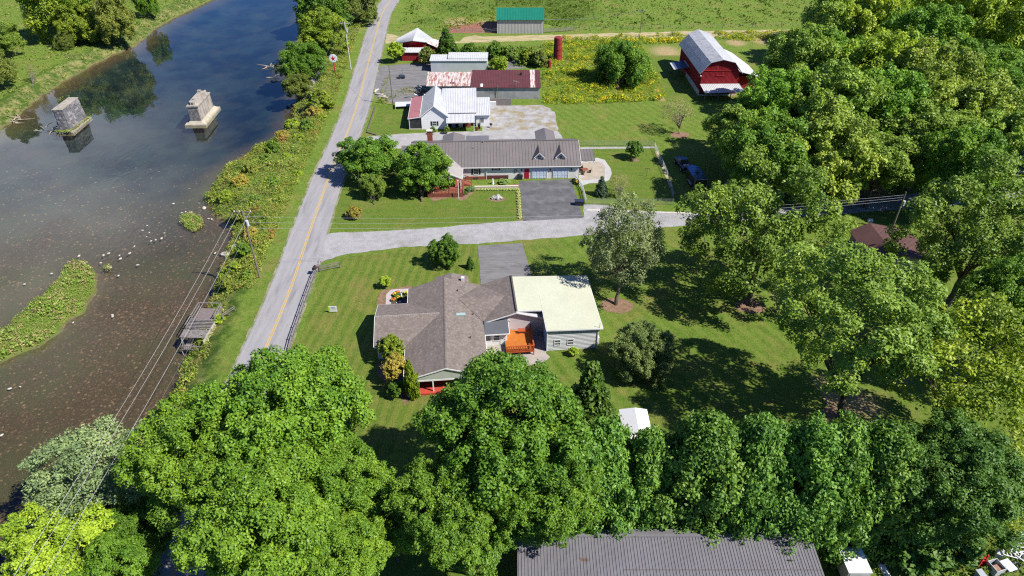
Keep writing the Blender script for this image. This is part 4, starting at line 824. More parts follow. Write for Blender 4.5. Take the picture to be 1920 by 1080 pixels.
# front gable porch
roof('porch_roof', M('porch_taupe', (.30,.275,.26), (.26,.24,.225), .8, .7), H2, [[(-15.9,-4.4,2.7),(-15.9,0,2.7),(-12.7,3.3,4.08),(-12.7,-4.4,4.08)][::-1], [(-9.5,-4.4,2.7),(-9.5,.1,2.7),(-12.697,3.3,4.08),(-12.697,-4.4,4.08)]], .1)
beams('rake_trim', TRIM, H2, [((-9.5,-4.44,2.62),(-12.7,-4.44,4.0)),((-15.9,-4.44,2.62),(-12.7,-4.44,4.0)),((-9.45,-4.4,2.62),(-9.45,0,2.62))], .06, .16)
MB().prism([(-15.5,-4.3,2.6),(-9.9,-4.3,2.6),(-12.7,-4.3,3.9)], [(-15.5,-4.2,2.6),(-9.9,-4.2,2.6),(-12.7,-4.2,3.9)]).build('porch_gable', M('sage_board', (.4,.4,.4)), H2)
beams('post', TRIM, H2, [((-9.8,-4.3,0),(-9.8,-4.3,2.6))], .16); beams('post', TRIM, H2, [((-15.6,-4.3,0),(-15.6,-4.3,2.6))], .16)
fl = MB().box(-16,-9.4,-6.6,.3,.5,.62); fl.box(-16,-9.4,-6.66,-6.6,0,.62); fl.box(-9.4,-9.34,-6.6,.3,0,.62); fl.build('porch_floor', DARKWOOD, H2)
q = MB()
for i in range(5): q.box(-9.3+i*.28, -9.02+i*.28, -2.4, -.6, 0, .5-.1*i)
q.build('steps', BRICK, H2)
rl = [((-16,-6.6,1.5),(-9.4,-6.6,1.5)),((-16,-6.6,.75),(-9.4,-6.6,.75)),((-9.4,-6.6,1.5),(-9.4,-2.5,1.5)),((-9.4,-6.6,.75),(-9.4,-2.5,.75)),((-9.3,-2.5,1.4),(-7.9,-2.5,.9)),((-9.3,-.5,1.4),(-7.9,-.5,.9)),((-7.9,-2.5,0),(-7.9,-2.5,1)),((-7.9,-.5,0),(-7.9,-.5,1))]
for i in range(6): rl.append(((-16+i*1.32,-6.6,.6),(-16+i*1.32,-6.6,1.55)))
beams('railing', DARKWOOD, H2, rl, .09)
q = MB()
for i in range(26): q.box(-15.9+i*.25, -15.86+i*.25, -6.62, -6.58, .75, 1.5)
q.build('balusters', DARKWOOD, H2)
# east lean-to roof
roof('patio_roof', METG, H2, [[(13.5,2.9,2.45),(16.5,2.9,2.45),(16.6,7.3,2.85),(13.5,7.3,2.85)]], .1, .62)
for x, y in ((16.3,3.1),(16.3,7.1)): beams('post', TRIM, H2, [((x,y,0),(x,y,2.4))], .12)
sheet('concrete_patio', P2([(1086,300),(1120,296),(1134,300),(1139,308),(1145,316),(1147,326),(1142,338),(1130,343),(1105,344),(1086,350)], 0), .034, M('pale_concrete', (.38,.375,.37), (.32,.315,.31), .8, .9))
sheet('tan_patio', P2([(1092,306),(1122,303),(1134,310),(1134,335),(1096,338),(1088,336)], 0), .040, TANCONC)
FN = thing('patio_furniture', 'dark reddish table set under the side patio roof', 'table', Lw(H2, 14.6, 2.6, .04)); MB().cyl(0,0,.68,.74,.6,14).build('tabletop', DARKWOOD, FN); MB().cyl(0,0,0,.68,.07,8).build('leg', BLACK, FN)
for k in range(3):
    a = 2.1*k; ch = thing('patio_chair', ['dark chair on the house side of the patio table','dark chair on the far side of the patio table','dark chair on the driveway side of the patio table'][k], 'chair', FN.location+Vector((math.cos(a)*1.0, math.sin(a)*1.0, 0)), a-math.pi/2, 'chairs round the patio table')
    box('seat', DARKWOOD, ch, -.25,.25,-.25,.25,.4,.45); box('backrest', DARKWOOD, ch, -.25,.25,.2,.25,.45,.9); box('frame', BLACK, ch, -.24,.24,-.2,.2,0,.4)
# things along the front of house 2
PF = thing('picket_fence', 'white picket fence stepping down the right side of the dark driveway', 'fence', (12.4, 113, 0), 0)
fp = [G(1079,337), G(1085,345), G(1092,357), G(1096,372), G(1099,384)]
for a, b in zip(fp[:-1], fp[1:]):
    beams('rail', TRIM, PF, [(a+Vector((-12.4,-113,.35)), b+Vector((-12.4,-113,.35))), (a+Vector((-12.4,-113,.85)), b+Vector((-12.4,-113,.85)))], .06, .1)
    n = int((b-a).length/.28)
    for i in range(n): p_ = a.lerp(b, i/n)-Vector((12.4,113,0)); box('picket', TRIM, PF, p_.x-.05, p_.x+.05, p_.y-.03, p_.y+.03, .1, 1.15)
BX = thing('dark_bin', 'dark storage bin against the lower end of the white picket fence', 'bin', G(1086,384)); MB().prism([(-.75,-.4,0),(.75,-.4,0),(.75,.4,0),(-.75,.4,0)],[(-.85,-.5,.85),(.85,-.5,.85),(.85,.5,.85),(-.85,.5,.85)]).build('body', M('navy_plastic', (.02,.025,.045), (.03,.035,.06), 1, .4), BX); box('lid', M('navy_plastic', (0,0,0)), BX, -.88,.88,-.53,.53,.85,.92)
plant('yellow flowering pot plant by the white fence near the garage', G(1082,345), .5, .8, (.12,.15,.02), fl=FLOW[0], nfl=22)
plant('dark potted plant at the garage corner beside the white fence', G(1076,341), .4, .7, (.04,.06,.02))
plant('bushy pale green plant in the bed below the long wall', G(946,344), 1.1, .7, (.16,.24,.06))
plant('spiky blue green plant in the mulch left of the lamp post', G(832,363), .8, .6, (.12,.20,.12)); plant('spiky plant in the mulch right of the lamp post', G(882,357), .8, .6, (.10,.17,.06))
plant('round green plant by the wooden porch steps', G(872,364), .5, .5, (.07,.12,.02))
for i in range(13):
    px = 897+i*5.9; plant('pale green clump in the row edging the front lawn', G(px, 356.5-.3*(i % 2)), .33, .32, (.32,.38,.13), 'edging_plant', 'plant', grp='edging plants along the low white border')
for i in range(11):
    py = 357+i*5.2; plant('pale green clump in the row beside the dark driveway', G(971.5+.55*i*.6, py), .38, .34, (.34,.38,.14), 'edging_plant', 'plant', grp='edging plants beside the dark driveway')
BW = thing('low_border_wall', 'low cream border wall edging the long mulch bed', 'wall', G(930,353)); a_, b_ = G(890,353), G(972,352)
o_ = BW.location; beams('coping', M('cream_stone', (.62,.57,.46), (.55,.5,.4), 2, .9), BW, [(a_-o_+Vector((0,0,.4)), b_-o_+Vector((0,0,.4)))], .3, .1); beams('base', M('cream_stone', (0,0,0)), BW, [(a_-o_+Vector((0,0,.17)), b_-o_+Vector((0,0,.17)))], .22, .34)
LP = thing('flag_pole', 'slender pale pole standing in the mulch point of the front lawn', 'pole', G(860,372)); MB().cyl(0,0,0,3.6,.06,8).build('shaft', TRIM, LP); MB().ell((0,0,3.65),(.12,.12,.12)).build('finial', TRIM, LP)
def figure(px, py, lab, s=1.0, m=WHITE):
    t = thing('garden_figure', lab, 'statue', G(px, py)); MB().tube([(0,0,0),(0,0,.25*s),(0,0,.6*s),(0,0,.75*s)], [.26*s,.2*s,.17*s,.08*s], 8).build('body', m, t); MB().ell((0,0,.9*s),(.13*s,.13*s,.15*s)).build('head', m, t); return t
figure(924,345,'white bird bath figure in the mulch bed below the long wall',1.1); figure(946,335,'white figure against the wall above the bushy pale plant',.8)
figure(813,368,'pale garden figure at the left end of the mulch bed',.9, CONC)
RK = thing('rock_group', 'pile of pale rocks in a ring of mulch on the front lawn', 'rocks', G(932,373)); 
for dx, dy, r in ((-.5,0,.5),(.2,.15,.6),(.65,-.1,.4),(.1,-.4,.35),(-.9,-.1,.3)): MB().ell((dx,dy,r*.5),(r,r*.8,r*.9),8,6,.18,rnd).build('rock', M('pale_rock', (.42,.40,.37), (.30,.29,.27), 2, .9, bmp=.5), RK)
sheet('mulch_ring', [Vector((RK.location.x+1.6*math.cos(a*.4), RK.location.y+1.1*math.sin(a*.4))) for a in range(16)], .03, BED, .05)
for px, py, r in ((1275,253,2.2),(1156,573,2.4),(1130,362,1.2),(1191,300,.9),(1576,785,2.6),(664,405,1.4),(1407,575,2.2)):
    c = G(px, py); sheet('mulch_ring', [Vector((c.x+r*math.cos(a*.42), c.y+r*.8*math.sin(a*.42))) for a in range(15)], .034, BED, .15)
GR = thing('gas_grill', 'black barbecue grill parked left of the crimson door', 'grill', G(975,336)); box('body', BLACK, GR, -.55,.55,-.3,.3,.6,.95); MB().ell((0,0,.95),(.55,.32,.3)).build('lid', BLACK, GR); box('cart', BLACK, GR, -.5,.5,-.28,.28,.05,.6)

# --- white farmhouse
H3 = thing('white_farmhouse', 'white gabled farmhouse with pink porch roof, pale tin roofs and open carport', 'house', (-17.3, 144.7, 0), R_(3.0))
gablewalls(H3, -2.9, 2.9, 0, 12.2, 3.0, 5.3, SIDEW)
roof('roof', METW, H3, [[(-3.15,-.25,2.95),(-3.15,12.5,2.95),(0,12.5,5.5),(0,-.25,5.5)][::-1]], .1, .4)
roof('roof', METW, H3, [[(3.15,-.25,2.95),(3.15,12.5,2.95),(.003,12.5,5.5),(.003,-.25,5.5)]], .1, .4)
beams('rake_trim', TRIM, H3, [((-3.2,-.3,2.9),(0,-.3,5.45)),((3.2,-.3,2.9),(0,-.3,5.45))], .06, .18)
roof('porch_roof', PINK, H3, [[(-5.8,0,2.55),(-5.8,12.6,2.55),(-3.2,12.6,2.98),(-3.2,0,2.98)][::-1]], .08, .4)
beams('porch_trim', TRIM, H3, [((-5.85,-.05,2.5),(-3.1,-.05,2.9)),((-3.18,-.05,3.03),(-3.18,12.5,3.03)),((-5.85,0,2.48),(-5.85,12.6,2.48))], .07, .14)
for y in (.1,4,8,12.4): beams('porch_post', TRIM, H3, [((-5.6,y,0),(-5.6,y,2.5))], .13)
box('porch_floor', CONC, H3, -5.8,-2.9,0,12.4,0,.18)
window(H3, 's', 0, 0, 1.35, .8, 1.0, BLACK); window(H3, 's', -.4, 0, .4, 1.0, .12, mull=False)
o = box('porch_screen', M('dark_screen', (.03,.03,.035), (.04,.04,.045), 1, .5), H3, -5.5,-3.0,.12,.16,.18,2.5)
box('wing_wall', SIDEW, H3, 2.9, 9.3, 1.6, 12.0, 0, 3.1); roof('wing_roof', METW, H3, [[(1.6,1.2,3.25),(9.5,1.2,3.25),(9.5,12.6,4.75),(1.6,12.6,4.75)]], .1, .4)
box('lean_wall', SIDEW, H3, 9.3, 12.3, 1.0, 9.2, 0, 2.7); roof('lean_roof', METW, H3, [[(9.0,.6,2.8),(12.6,.6,2.8),(12.6,9.6,3.55),(9.0,9.6,3.55)]], .1, .4)
roof('carport_roof', METW, H3, [[(2.75,-2.2,2.4),(9.0,-2.2,2.4),(9.0,1.6,3.0),(2.75,1.6,3.0)]], .08, .3)
beams('carport_fascia', TRIM, H3, [((2.7,-2.25,2.35),(9.05,-2.25,2.35))], .06, .2)
for x in (2.95, 8.8): beams('carport_post', TRIM, H3, [((x,-2.1,0),(x,-2.1,2.35))], .14)
box('carport_shade_panel', BLACK, H3, 3.0, 8.8, 1.52, 1.58, 0, 2.9)  # black sheet paints the shade inside the carport
window(H3, 's', 10.6, 1.0, 1.5, .8, .8)
for dx, m_, lab, sz in ((4.2,M('blue_tarp',(.06,.12,.22),(.08,.15,.28),2,.6),'blue grey appliance under the carport',(.9,.6,1.2)),(7.4,BRICK,'reddish cabinet under the carport',(1.2,.5,.9)),(5.8,STEEL,'grey cabinet under the carport',(1.0,.5,1.0))):
    c = thing('stored_cabinet', lab, 'cabinet', Lw(H3, dx, .8, .02), R_(3)); box('body', m_, c, -sz[0]/2, sz[0]/2, -sz[1]/2, sz[1]/2, 0, sz[2]); box('door', m_, c, -sz[0]/2+.05, sz[0]/2-.05, -sz[1]/2-.03, -sz[1]/2, .08, sz[2]-.08)
def wheelie(p, lab, m, rz=0):
    t = thing('trash_cart', lab, 'bin', p, rz); MB().prism([(-.25,-.25,.08),(.25,-.25,.08),(.25,.25,.08),(-.25,.25,.08)],[(-.31,-.35,1.0),(.31,-.35,1.0),(.31,.35,1.0),(-.31,.35,1.0)]).build('body', m, t)
    MB().slab([(-.33,-.38,1.06),(.33,-.38,1.06),(.33,.4,1.12),(-.33,.4,1.12)], .05).build('lid', m, t)
    for s in (-1, 1): MB().tube([(s*.28,.28,.1),(s*.33,.28,.1)],[.1,.1],10).build('wheel', BLACK, t)
    return t
wheelie(Lw(H3, 9.9,-.2,0), 'black trash cart standing right of the carport', BLACK); 
KT = thing('kettle_grill', 'round black kettle grill at the right corner of the white house', 'grill', Lw(H3,12.6,.1,0)); MB().ell((0,0,.85),(.35,.35,.3)).build('bowl', BLACK, KT); beams('legs', BLACK, KT, [((0,0,.7),(.3,.3,0)),((0,0,.7),(-.3,.3,0)),((0,0,.7),(0,-.35,0))], .04)
PT = thing('flower_pot', 'terracotta planter by the carport post', 'planter', Lw(H3,9.5,-1.2,0)); MB().cyl(0,0,0,.35,.2,10,.28).build('pot', M('terracotta',(.42,.14,.08),(.35,.12,.07),2,.8), PT); o = link(bpy.data.objects.new('foliage', CR['bush0'])); o.parent = PT; o.scale=(.3,.3,.22); o.location=(0,0,.5); o.color=(.2,.08,.03,1)
LT = thing('low_white_roof', 'long low white tin shelter beside the pink porch roof', 'shed', G(772,199), 0)
a, b, c, d = [G(x, y, z)-LT.location for x, y, z in ((741,200,.75),(775,198,.8),(775,190,.95),(741,191,.95))]; MB().slab([a,b,c,d],.06).build('roof', METW, LT)
for p_ in (a,b,c,d): beams('post', WHITE, LT, [(p_-Vector((0,0,.06)), Vector((p_.x,p_.y,0)))], .08)
KB = thing('kerb_wall', 'low dark kerb wall round the white farmhouse lawn', 'kerb', G(690,250)); o_ = KB.location
beams('kerb', M('dark_kerb',(.13,.11,.10),(.09,.08,.07),2,.9), KB, [(G(704,200)-o_+Vector((0,0,.1)), G(688,249)-o_+Vector((0,0,.1))), (G(688,249)-o_+Vector((0,0,.1)), G(706,254)-o_+Vector((0,0,.1)))], .25, .3)
TB = thing('teal_bin', 'teal lidded white box behind the farmhouse lean-to', 'box', G(923,198)); box('body', WHITE, TB, -1.1,.9,-.6,.6,0,1.1); box('lid', M('teal',(.01,.42,.34),(.01,.36,.3),2,.5), TB, -.9,1.5,.0,.7,1.1,1.35)
# --- sheds behind it
S1 = thing('workshop_shed', 'long grey block shed with weathered maroon metal roof', 'shed', (-1.5, 163, 0))
box('wall', BLOCK, S1, -8.3, 8.3, 0, 9, 0, 3.0); roof('roof', MAROON, S1, [[(-8.6,-.3,3.0),(8.5,-.3,3.0),(8.5,9.4,4.05),(-8.6,9.4,4.05)]], .12, .4); roof('patch', RUST, S1, [[(6.0,-.32,3.06),(7.2,-.32,3.06),(7.2,9.4,4.12),(6.0,9.4,4.12)]], .04, label='unpainted white and rust strip of roofing')
roof('patch', WHITE, S1, [[(-6.2,0,3.13),(-5.6,0,3.13),(-5.6,1.6,3.3),(-6.2,1.6,3.3)]], .03); MB().cyl(-2,-.25,0,3.6,.05,8).build('pipe', STEEL, S1); MB().cyl(3.8,6.5,3.5,4.4,.25,8).build('flue', BLACK, S1)
ant = [((2.6,.2,3.1),(2.6,.2,4.6))]+[((1.9+i*.25,.2-.4+i*.05,4.5-.08*i),(1.9+i*.25,.2+.4-i*.05,4.5-.08*i)) for i in range(6)]+[((1.8,.2,4.55),(3.4,.2,4.1))]
beams('aerial', STEEL, S1, ant, .05); box('leanto_fence', WOODG, S1, -4.0,1.3,-4.3,-4.1,0,1.8)
S2 = thing('rusty_shed', 'tumbledown shed with streaky white and rust tin roof', 'shed', (-15.6, 164, 0))
box('wall', BLOCK, S2, -4.6, 5.2, .2, 6.5, 0, 2.9); roof('roof', RUST, S2, [[(-5.4,-.2,3.0),(5.5,-.2,3.0),(5.5,7.2,3.95),(-5.6,7.2,3.95)]], .1, .4); roof('hole_patch', MAROON, S2, [[(.2,1.0,3.18),(1.6,.8,3.16),(1.6,1.9,3.32),(.3,1.8,3.3)]], .03)
S3 = thing('white_trailer_building', 'long white flat roofed building behind the rusty sheds', 'building', (-14.2, 183, 0))
box('wall', M('pale_tin',(.50,.52,.53),(.43,.45,.46),.5,.7), S3, -7.6, 7.6, 0, 4.4, 0, 2.95); roof('roof', METW, S3, [[(-7.8,-.2,3.0),(7.6,-.2,3.0),(7.6,4.6,3.2),(-7.8,4.6,3.2)]], .1, .5); roof('roof', METW, S3, [[(-3,.9,3.3),(7.7,.9,3.3),(7.7,5.2,3.6),(-3,5.2,3.6)]], .28, .5)
RD = random.Random(9)
DB = thing('collapsed_shed', 'heap of collapsed boards and tin left of the rusty roof', 'debris', (-22.6,168,0))
for i in range(26):
    a = Vector((RD.uniform(-2.0,1.2), RD.uniform(-4.5,3.5), RD.uniform(.1,1.6))); d = Vector((RD.uniform(-1.4,1.4), RD.uniform(-.8,.8), RD.uniform(-.9,.9)))
    beams('board', [WOODG,BLACK,WOODP,M('blue_grey_board',(.10,.12,.16),(.07,.08,.11),2,.7),WHITE][i % 5], DB, [(a, a+d)], RD.uniform(.12,.45), .05)
for i, (px, py, ln, an, lab) in enumerate([(706,172,2.4,1.3,'dead pale log by the roadside lot, upper one'),(714,180,3.2,-.6,'thick pale log leaning down across the lot kerb'),(719,184,2.6,-.4,'pale log lowest in the roadside lot')]):
    t = thing('fallen_log', lab, 'log', G(px, py), an); MB().tube([(-ln/2,0,.25),(0,.1,.32),(ln/2,0,.25)], [.26,.24,.17], 8).build('trunk', M('dead_wood',(.52,.46,.38),(.38,.33,.27),2,.9), t); MB().tube([(0,.1,.3),(.5,.7,.6)], [.12,.05], 6).build('branch', M('dead_wood',(0,0,0)), t)
EQ = thing('yard_machine', 'rusting dark blue machine on the parking lot', 'machine', G(754,147)); box('body', M('blue_machine',(.05,.07,.13),(.08,.09,.12),2,.6), EQ, -.8,.6,-.4,.4,.4,1.0); beams('arm', STEEL, EQ, [((.2,0,1.0),(.6,.3,2.4)),((.6,.3,2.4),(-.2,.2,1.9))], .15)
for x in (-.6,.45): MB().tube([(x,-.5,.35),(x,.5,.35)],[.35,.35],12).build('wheel', BLACK, EQ)
# --- red roadside barn
RBN = thing('roadside_barn', 'small red barn by the road with pale patched tin roof', 'barn', (-27.6, 192, 0))
MB().prism([(-3.3,4.4,0),(3.1,4.4,0),(3.1,4.4,3.75),(0,2.6,4.75),(-3.3,4.4,3.75)], [(-3.3,12,0),(3.1,12,0),(3.1,12,3.75),(0,12,4.9),(-3.3,12,3.75)]).build('wall', REDP, RBN)
roof('roof', METW, RBN, [[(-5.4,4.3,3.5),(-5.4,9,3.5),(0,14,5.1),(0,1.6,5.1)][::-1]], .1, .5); roof('roof', METW, RBN, [[(3.5,4.2,3.9),(4.6,9,3.6),(.003,14,5.1),(.003,1.6,5.1)]], .1, .5)
roof('side_roof', RUST, RBN, [[(3.5,4.5,3.6),(4.6,9,3.6),(8.2,9.0,2.5),(7.0,3.5,2.4)]], .08, label='low rusted side roof'); box('side_wall', REDP, RBN, 3.1,7.0,4.5,8.8,0,2.35)
roof('porch_roof', METW, RBN, [[(-3.6,-.3,2.45),(3.2,-.3,2.45),(3.2,2.4,3.0),(-3.4,2.4,3.0)]], .08, .5); MB().box(-3.2,3.0,0,4.4,0,2.35).build('lower_wall', REDP, RBN)
window(RBN, 's', .3, 4.4, 3.4, 1.3, .35, mull=False)
# --- green roofed barn and its yard
GB = thing('green_roof_barn', 'pale grey metal barn with bright green roof at the pasture edge', 'barn', (2.6, 218.4, 0))
MB().prism([(-7.2,0,0),(-7.2,12,0),(-7.2,12,4.1),(-7.2,6,5.9),(-7.2,0,4.1)], [(7.2,0,0),(7.2,12,0),(7.2,12,4.1),(7.2,6,5.9),(7.2,0,4.1)]).build('wall', M('pale_grey_panel',(.47,.46,.44),(.40,.39,.37),1,.6,stretch=(4,4,.2)), GB)
roof('roof', GREEN, GB, [[(-7.4,-.4,4.2),(7.4,-.4,4.2),(7.4,6,6.2),(-7.4,6,6.2)], [(-7.4,12.4,4.2),(7.4,12.4,4.2),(7.4,6.003,6.2),(-7.4,6.003,6.2)][::-1]], .1, .5)
q = MB()
for i in range(33): q.box(-7.2+i*.45-.02, -7.2+i*.45+.04, -.04, 0, 0, 4.1)
q.build('wall_ribs', M('pale_grey_panel',(0,0,0)), GB)
sheet('yard_soil', P2([(842,50),(905,42),(932,40),(934,62),(840,62)], 0), .03, M('red_soil',(.26,.11,.07),(.20,.09,.06),.8,.95,bmp=.6), .3)
def fence(name, lab, pts, sp, rails, m, ph, pw=.12, rw=.09, cat='fence', mats2=None, gz=False):
    o0 = pts[0]; t = thing(name, lab, cat, o0); z_ = lambda p: gh(p.x, p.y) if gz else 0
    for a, b in zip(pts[:-1], pts[1:]):
        n = max(1, round((b-a).length/sp))
        for i in range(n+1):
            if i == n and b is not pts[-1]: continue
            p = a.lerp(b, i/n)-o0; box('post', m, t, p.x-pw/2, p.x+pw/2, p.y-pw/2, p.y+pw/2, -.05, ph)
        for h in rails:
            for i in range(n): beams('rail', mats2 or m, t, [(a.lerp(b, i/n)-o0+Vector((0,0,h)), a.lerp(b,(i+1)/n)-o0+Vector((0,0,h)))], rw*.45, rw)
    return t
fence('board_fence', 'weathered board fence left of the green roofed barn', [G(840,61),G(933,59)], 2.6, (.5,1.0), WOODG, 1.3)
fence('board_fence', 'weathered plank fence right of the green roofed barn', [G(1019,62),G(1075,58)], 2.4, (.4,.8,1.2), WOODG, 1.4, rw=.18)
fence('pasture_fence', 'thin wire pasture fence along the far side of the dirt track', [G(1075,57),G(1520,50)], 9, (.6,1.1), WOODP, 1.3, pw=.14, rw=.03, mats2=STEEL)
fence('rail_fence', 'weathered split rail fence along the road beside the striped lawn', [G(598,508),G(590,522),G(571,575),G(549,640),G(537,690),G(520,745)], 2.5, (.35,.75,1.12), WOODG, 1.25, rw=.13)
fence('rail_fence', 'short split rail fence turning from the mailboxes along the gravel lane', [G(600,510),G(638,502)], 2.4, (.35,.75,1.1), WOODG, 1.2, rw=.12)
def chain(lab, pts, h=1.2):
    t = fence('chain_link_fence', lab, pts, 3.0, (h,), STEEL, h+.05, pw=.06, rw=.05); q = MB(); o0 = pts[0]
    for a, b in zip(pts[:-1], pts[1:]):
        ln = (b-a).length; n = int(ln/.22); d = (b-a)/ln
        for i in range(n):
            for s in (0, 1):
                x0, x1 = (i*.22, min(ln, i*.22+h)) if s == 0 else (min(ln, i*.22+h), i*.22)
                q.beam(a-o0+d*x0+Vector((0,0,.03)), a-o0+d*x1+Vector((0,0,h)), .010)
    kind(q.build('wire_mesh', STEEL, t), 'stuff'); return t
chain('chain link fence along the gravel strip behind the long house', [G(1085,274),G(1226,274)]); chain('chain link fence running down beside the parked truck', [G(1226,274),G(1249,327),G(1262,372)]); chain('chain link fence between the small lawn and the gravel lane', [G(1099,384),G(1262,384)])
sheet('gravel_strip', P2([(1088,276),(1226,275),(1228,278),(1088,280)],0), .036, GRAVEL, .05); sheet('dry_strip', P2([(1228,284),(1234,284),(1262,350),(1256,352)],0), .036, M('dry_strip',(.40,.33,.18),(.3,.26,.12),1,.95), .12)
sheet('kerb_strip', P2([(1100,392),(1300,399),(1300,401),(1100,395)],0), .036, CONC)
SL = thing('silo', 'slim rusty red silo standing in the weeds', 'silo', (12.95,193.2,0)); MB().tube([(0,0,0),(-.1,.05,6.1)],[1.15,1.12],20).build('tank', M('silo_red',(.32,.035,.03),(.22,.025,.025),.7,.6,c3=(.2,.04,.03),s3=.5), SL, smooth=False)
for z in (1.5,3.0,4.5): MB().tube([(-.02*z,0,z),(-.02*z,0,z+.07)],[1.18,1.18],20).build('band', M('silo_band',(.25,.03,.025),(.18,.02,.02),1,.6), SL)
MB().cyl(-.1,.05,6.1,6.25,1.14,20,.9).build('cap', M('silo_band',(0,0,0)), SL); box('ladder', BLACK, SL, -1.3,-1.12,-.5,-.2,.3,6.0)
ST2 = thing('rusty_drum', 'small rusty tank at the foot of the red silo', 'tank', G(1030,127)); MB().cyl(0,0,0,2.0,.45,12).build('tank', M('silo_band',(0,0,0)), ST2); MB().ell((0,0,2.0),(.45,.45,.2)).build('cap', M('silo_band',(0,0,0)), ST2)
# --- gambrel barn
GBN = thing('gambrel_barn', 'red gambrel roofed barn with grey tin roof at the wood edge', 'barn', (51, 165.4, 0), R_(1.2))
prof = [(-4.6,0),(4.6,0),(4.6,5.9),(2.85,8.15),(0,8.85),(-2.85,8.15),(-4.6,5.9)]
MB().prism([(x,0,z) for x,z in prof], [(x,22.6,z) for x,z in prof]).build('wall', REDP, GBN)
bt = MB()
for i in range(31):
    x = -4.5+i*.3; zt = 5.9+(4.6-abs(x))/(1.75)*2.25 if abs(x) > 2.85 else 8.15+(2.85-abs(x))/2.85*.7
    bt.box(x-.03, x+.03, -.035, 0, 0, min(zt, 8.8)-.1)
for i in range(75): bt.box(-4.635, -4.6, .15+i*.3, .21+i*.3, 1.2, 5.9)
bt.build('battens', REDP, GBN)
y0, y1 = -.5, 23.1
roof('roof', BARNROOF, GBN, [[(-5.25,y0,5.6),(-5.25,y1,5.6),(-2.95,y1,8.3),(-2.95,y0,8.3)][::-1]], .08, .5); roof('roof', BARNROOF, GBN, [[(-2.95,y0,8.3),(-2.95,y1+.6,8.3),(0,y1+2,9.0),(0,y0,9.0)][::-1]], .08, .9)
roof('roof', METW, GBN, [[(2.95,y0,8.3),(2.95,y1+.6,8.3),(.003,y1+2,9.0),(.003,y0,9.0)]], .08, .9); roof('roof', METW, GBN, [[(5.25,y0,5.6),(5.25,y1,5.6),(2.95,y1,8.3),(2.95,y0,8.3)]], .08, .9)
roof('wing_roof', METW, GBN, [[(11.0,4.0,3.4),(11.0,12.5,3.4),(8.6,20,4.3),(5.1,21,5.6),(4.9,1.5,5.55)]], .1); MB().box(4.6,10.4,4.5,18,0,3.2).build('wing_wall', REDP, GBN)
box('foundation', CONC, GBN, -4.7,-4.6,-.2,14,0,1.3); box('foundation', CONC, GBN, -4.7,4.7,-.12,-.0,0,.4)
roof('front_lean_roof', METW, GBN, [[(-4.5,-4.5,2.35),(5.3,-4.0,2.35),(4.9,-.05,3.0),(-4.7,-.05,3.0)]], .08, .45)
for x in (-4.2,-1,2,4.9): beams('post', WOODP, GBN, [((x,-4.2,0),(x,-4.2,2.3))], .16)
box('dark_opening', BLACK, GBN, -3.6,3.6,-.06,0,.4,2.6)
roof('side_lean_roof', M('blue_grey_tin',(.14,.19,.29),(.12,.16,.25),1,.3,metal=.4), GBN, [[(-8.4,11.6,2.7),(-8.4,16.8,2.7),(-4.65,17,3.2),(-4.65,11.7,3.2)][::-1]], .08, .5); beams('side_lean_edge', METW, GBN, [((-8.4,11.5,2.72),(-8.4,16.9,2.72)),((-4.7,11.5,3.3),(-4.7,17.2,3.3))], .5, .06)
for y in (12,16.5): beams('post', WOODP, GBN, [((-8.1,y,0),(-8.1,y,2.6))], .14)
window(GBN, 's', 0, -.02, 5.0, 1.6, .12, frame=REDP, mull=False); beams('door_track', M('track_red',(.45,.03,.03),(.4,.03,.03),1,.6), GBN, [((-4.0,-.09,6.3),(2.4,-.09,6.35)),((-1.2,-.09,5.0),(1.0,-.09,5.05))], .06, .1)
MB().ell((-4.8,.1,4.9),(.2,.2,.25)).build('lamp', WHITE, GBN)
for y in (6.5, 10): box('foundation_window', WHITE, GBN, -4.75,-4.7,y,y+.9,.5,.95)
# --- maroon roofed house on the right
MH = thing('maroon_roof_house', 'brown house with maroon metal roof half hidden by trees', 'house', (58.8, 87.4, 0))
MB().prism([(-2.6,.4,0),(6.4,.4,0),(6.4,.4,2.6),(0,.4,4.0),(-2.6,.4,2.6)], [(-2.6,9.0,0),(6.4,9.0,0),(6.4,9,2.6),(0,9,4.0),(-2.6,9,2.6)]).build('wall', M('tan_siding',(.35,.27,.22),(.3,.23,.19),1,.8), MH)
MR = M('maroon_tin',(.115,.06,.055),(.095,.05,.047),.6,.6,fine=3)
roof('roof', MR, MH, [[(-3.0,0,2.7),(-3.0,9.3,2.7),(0,9.3,4.2),(0,0,4.2)][::-1], [(7,0,2.75),(7,9.3,2.75),(.003,9.3,4.2),(.003,0,4.2)]], .1, .45)
window(MH, 'w', 3, -2.6, 1.5, 1.0, 1.0); window(MH, 'w', 6.5, -2.6, 1.5, 1.0, 1.0)
WD = thing('wooden_deck', 'grey railed wooden deck at the west side of the maroon roofed house', 'deck', (53.9, 92, 0))
for i in range(16): box('deck_board', WOODG, WD, -1.9, 2.2, -3+i*.35, -3+i*.35+.32, .85, .9)
beams('rail', WOODG, WD, [((-1.9,-3,1.8),(-1.9,2.6,1.8)),((-1.9,2.6,1.8),(2.2,2.6,1.8)),((-1.9,-3,1.3),(-1.9,2.6,1.3)),((-1.9,2.6,1.3),(2.2,2.6,1.3))], .12, .07)
for x, y in ((-1.9,-3),(-1.9,-.2),(-1.9,2.6),(.2,2.6),(2.1,2.6),(2.1,-3)): box('post', WOODG, WD, x-.07,x+.07,y-.07,y+.07,0,1.8)
MB().beam((-2.6,-2.6,.45),(-1.9,-.2,.95),.9,.1).build('ramp', M('pale_board',(.5,.48,.44),(.4,.38,.35),2,.9), WD)
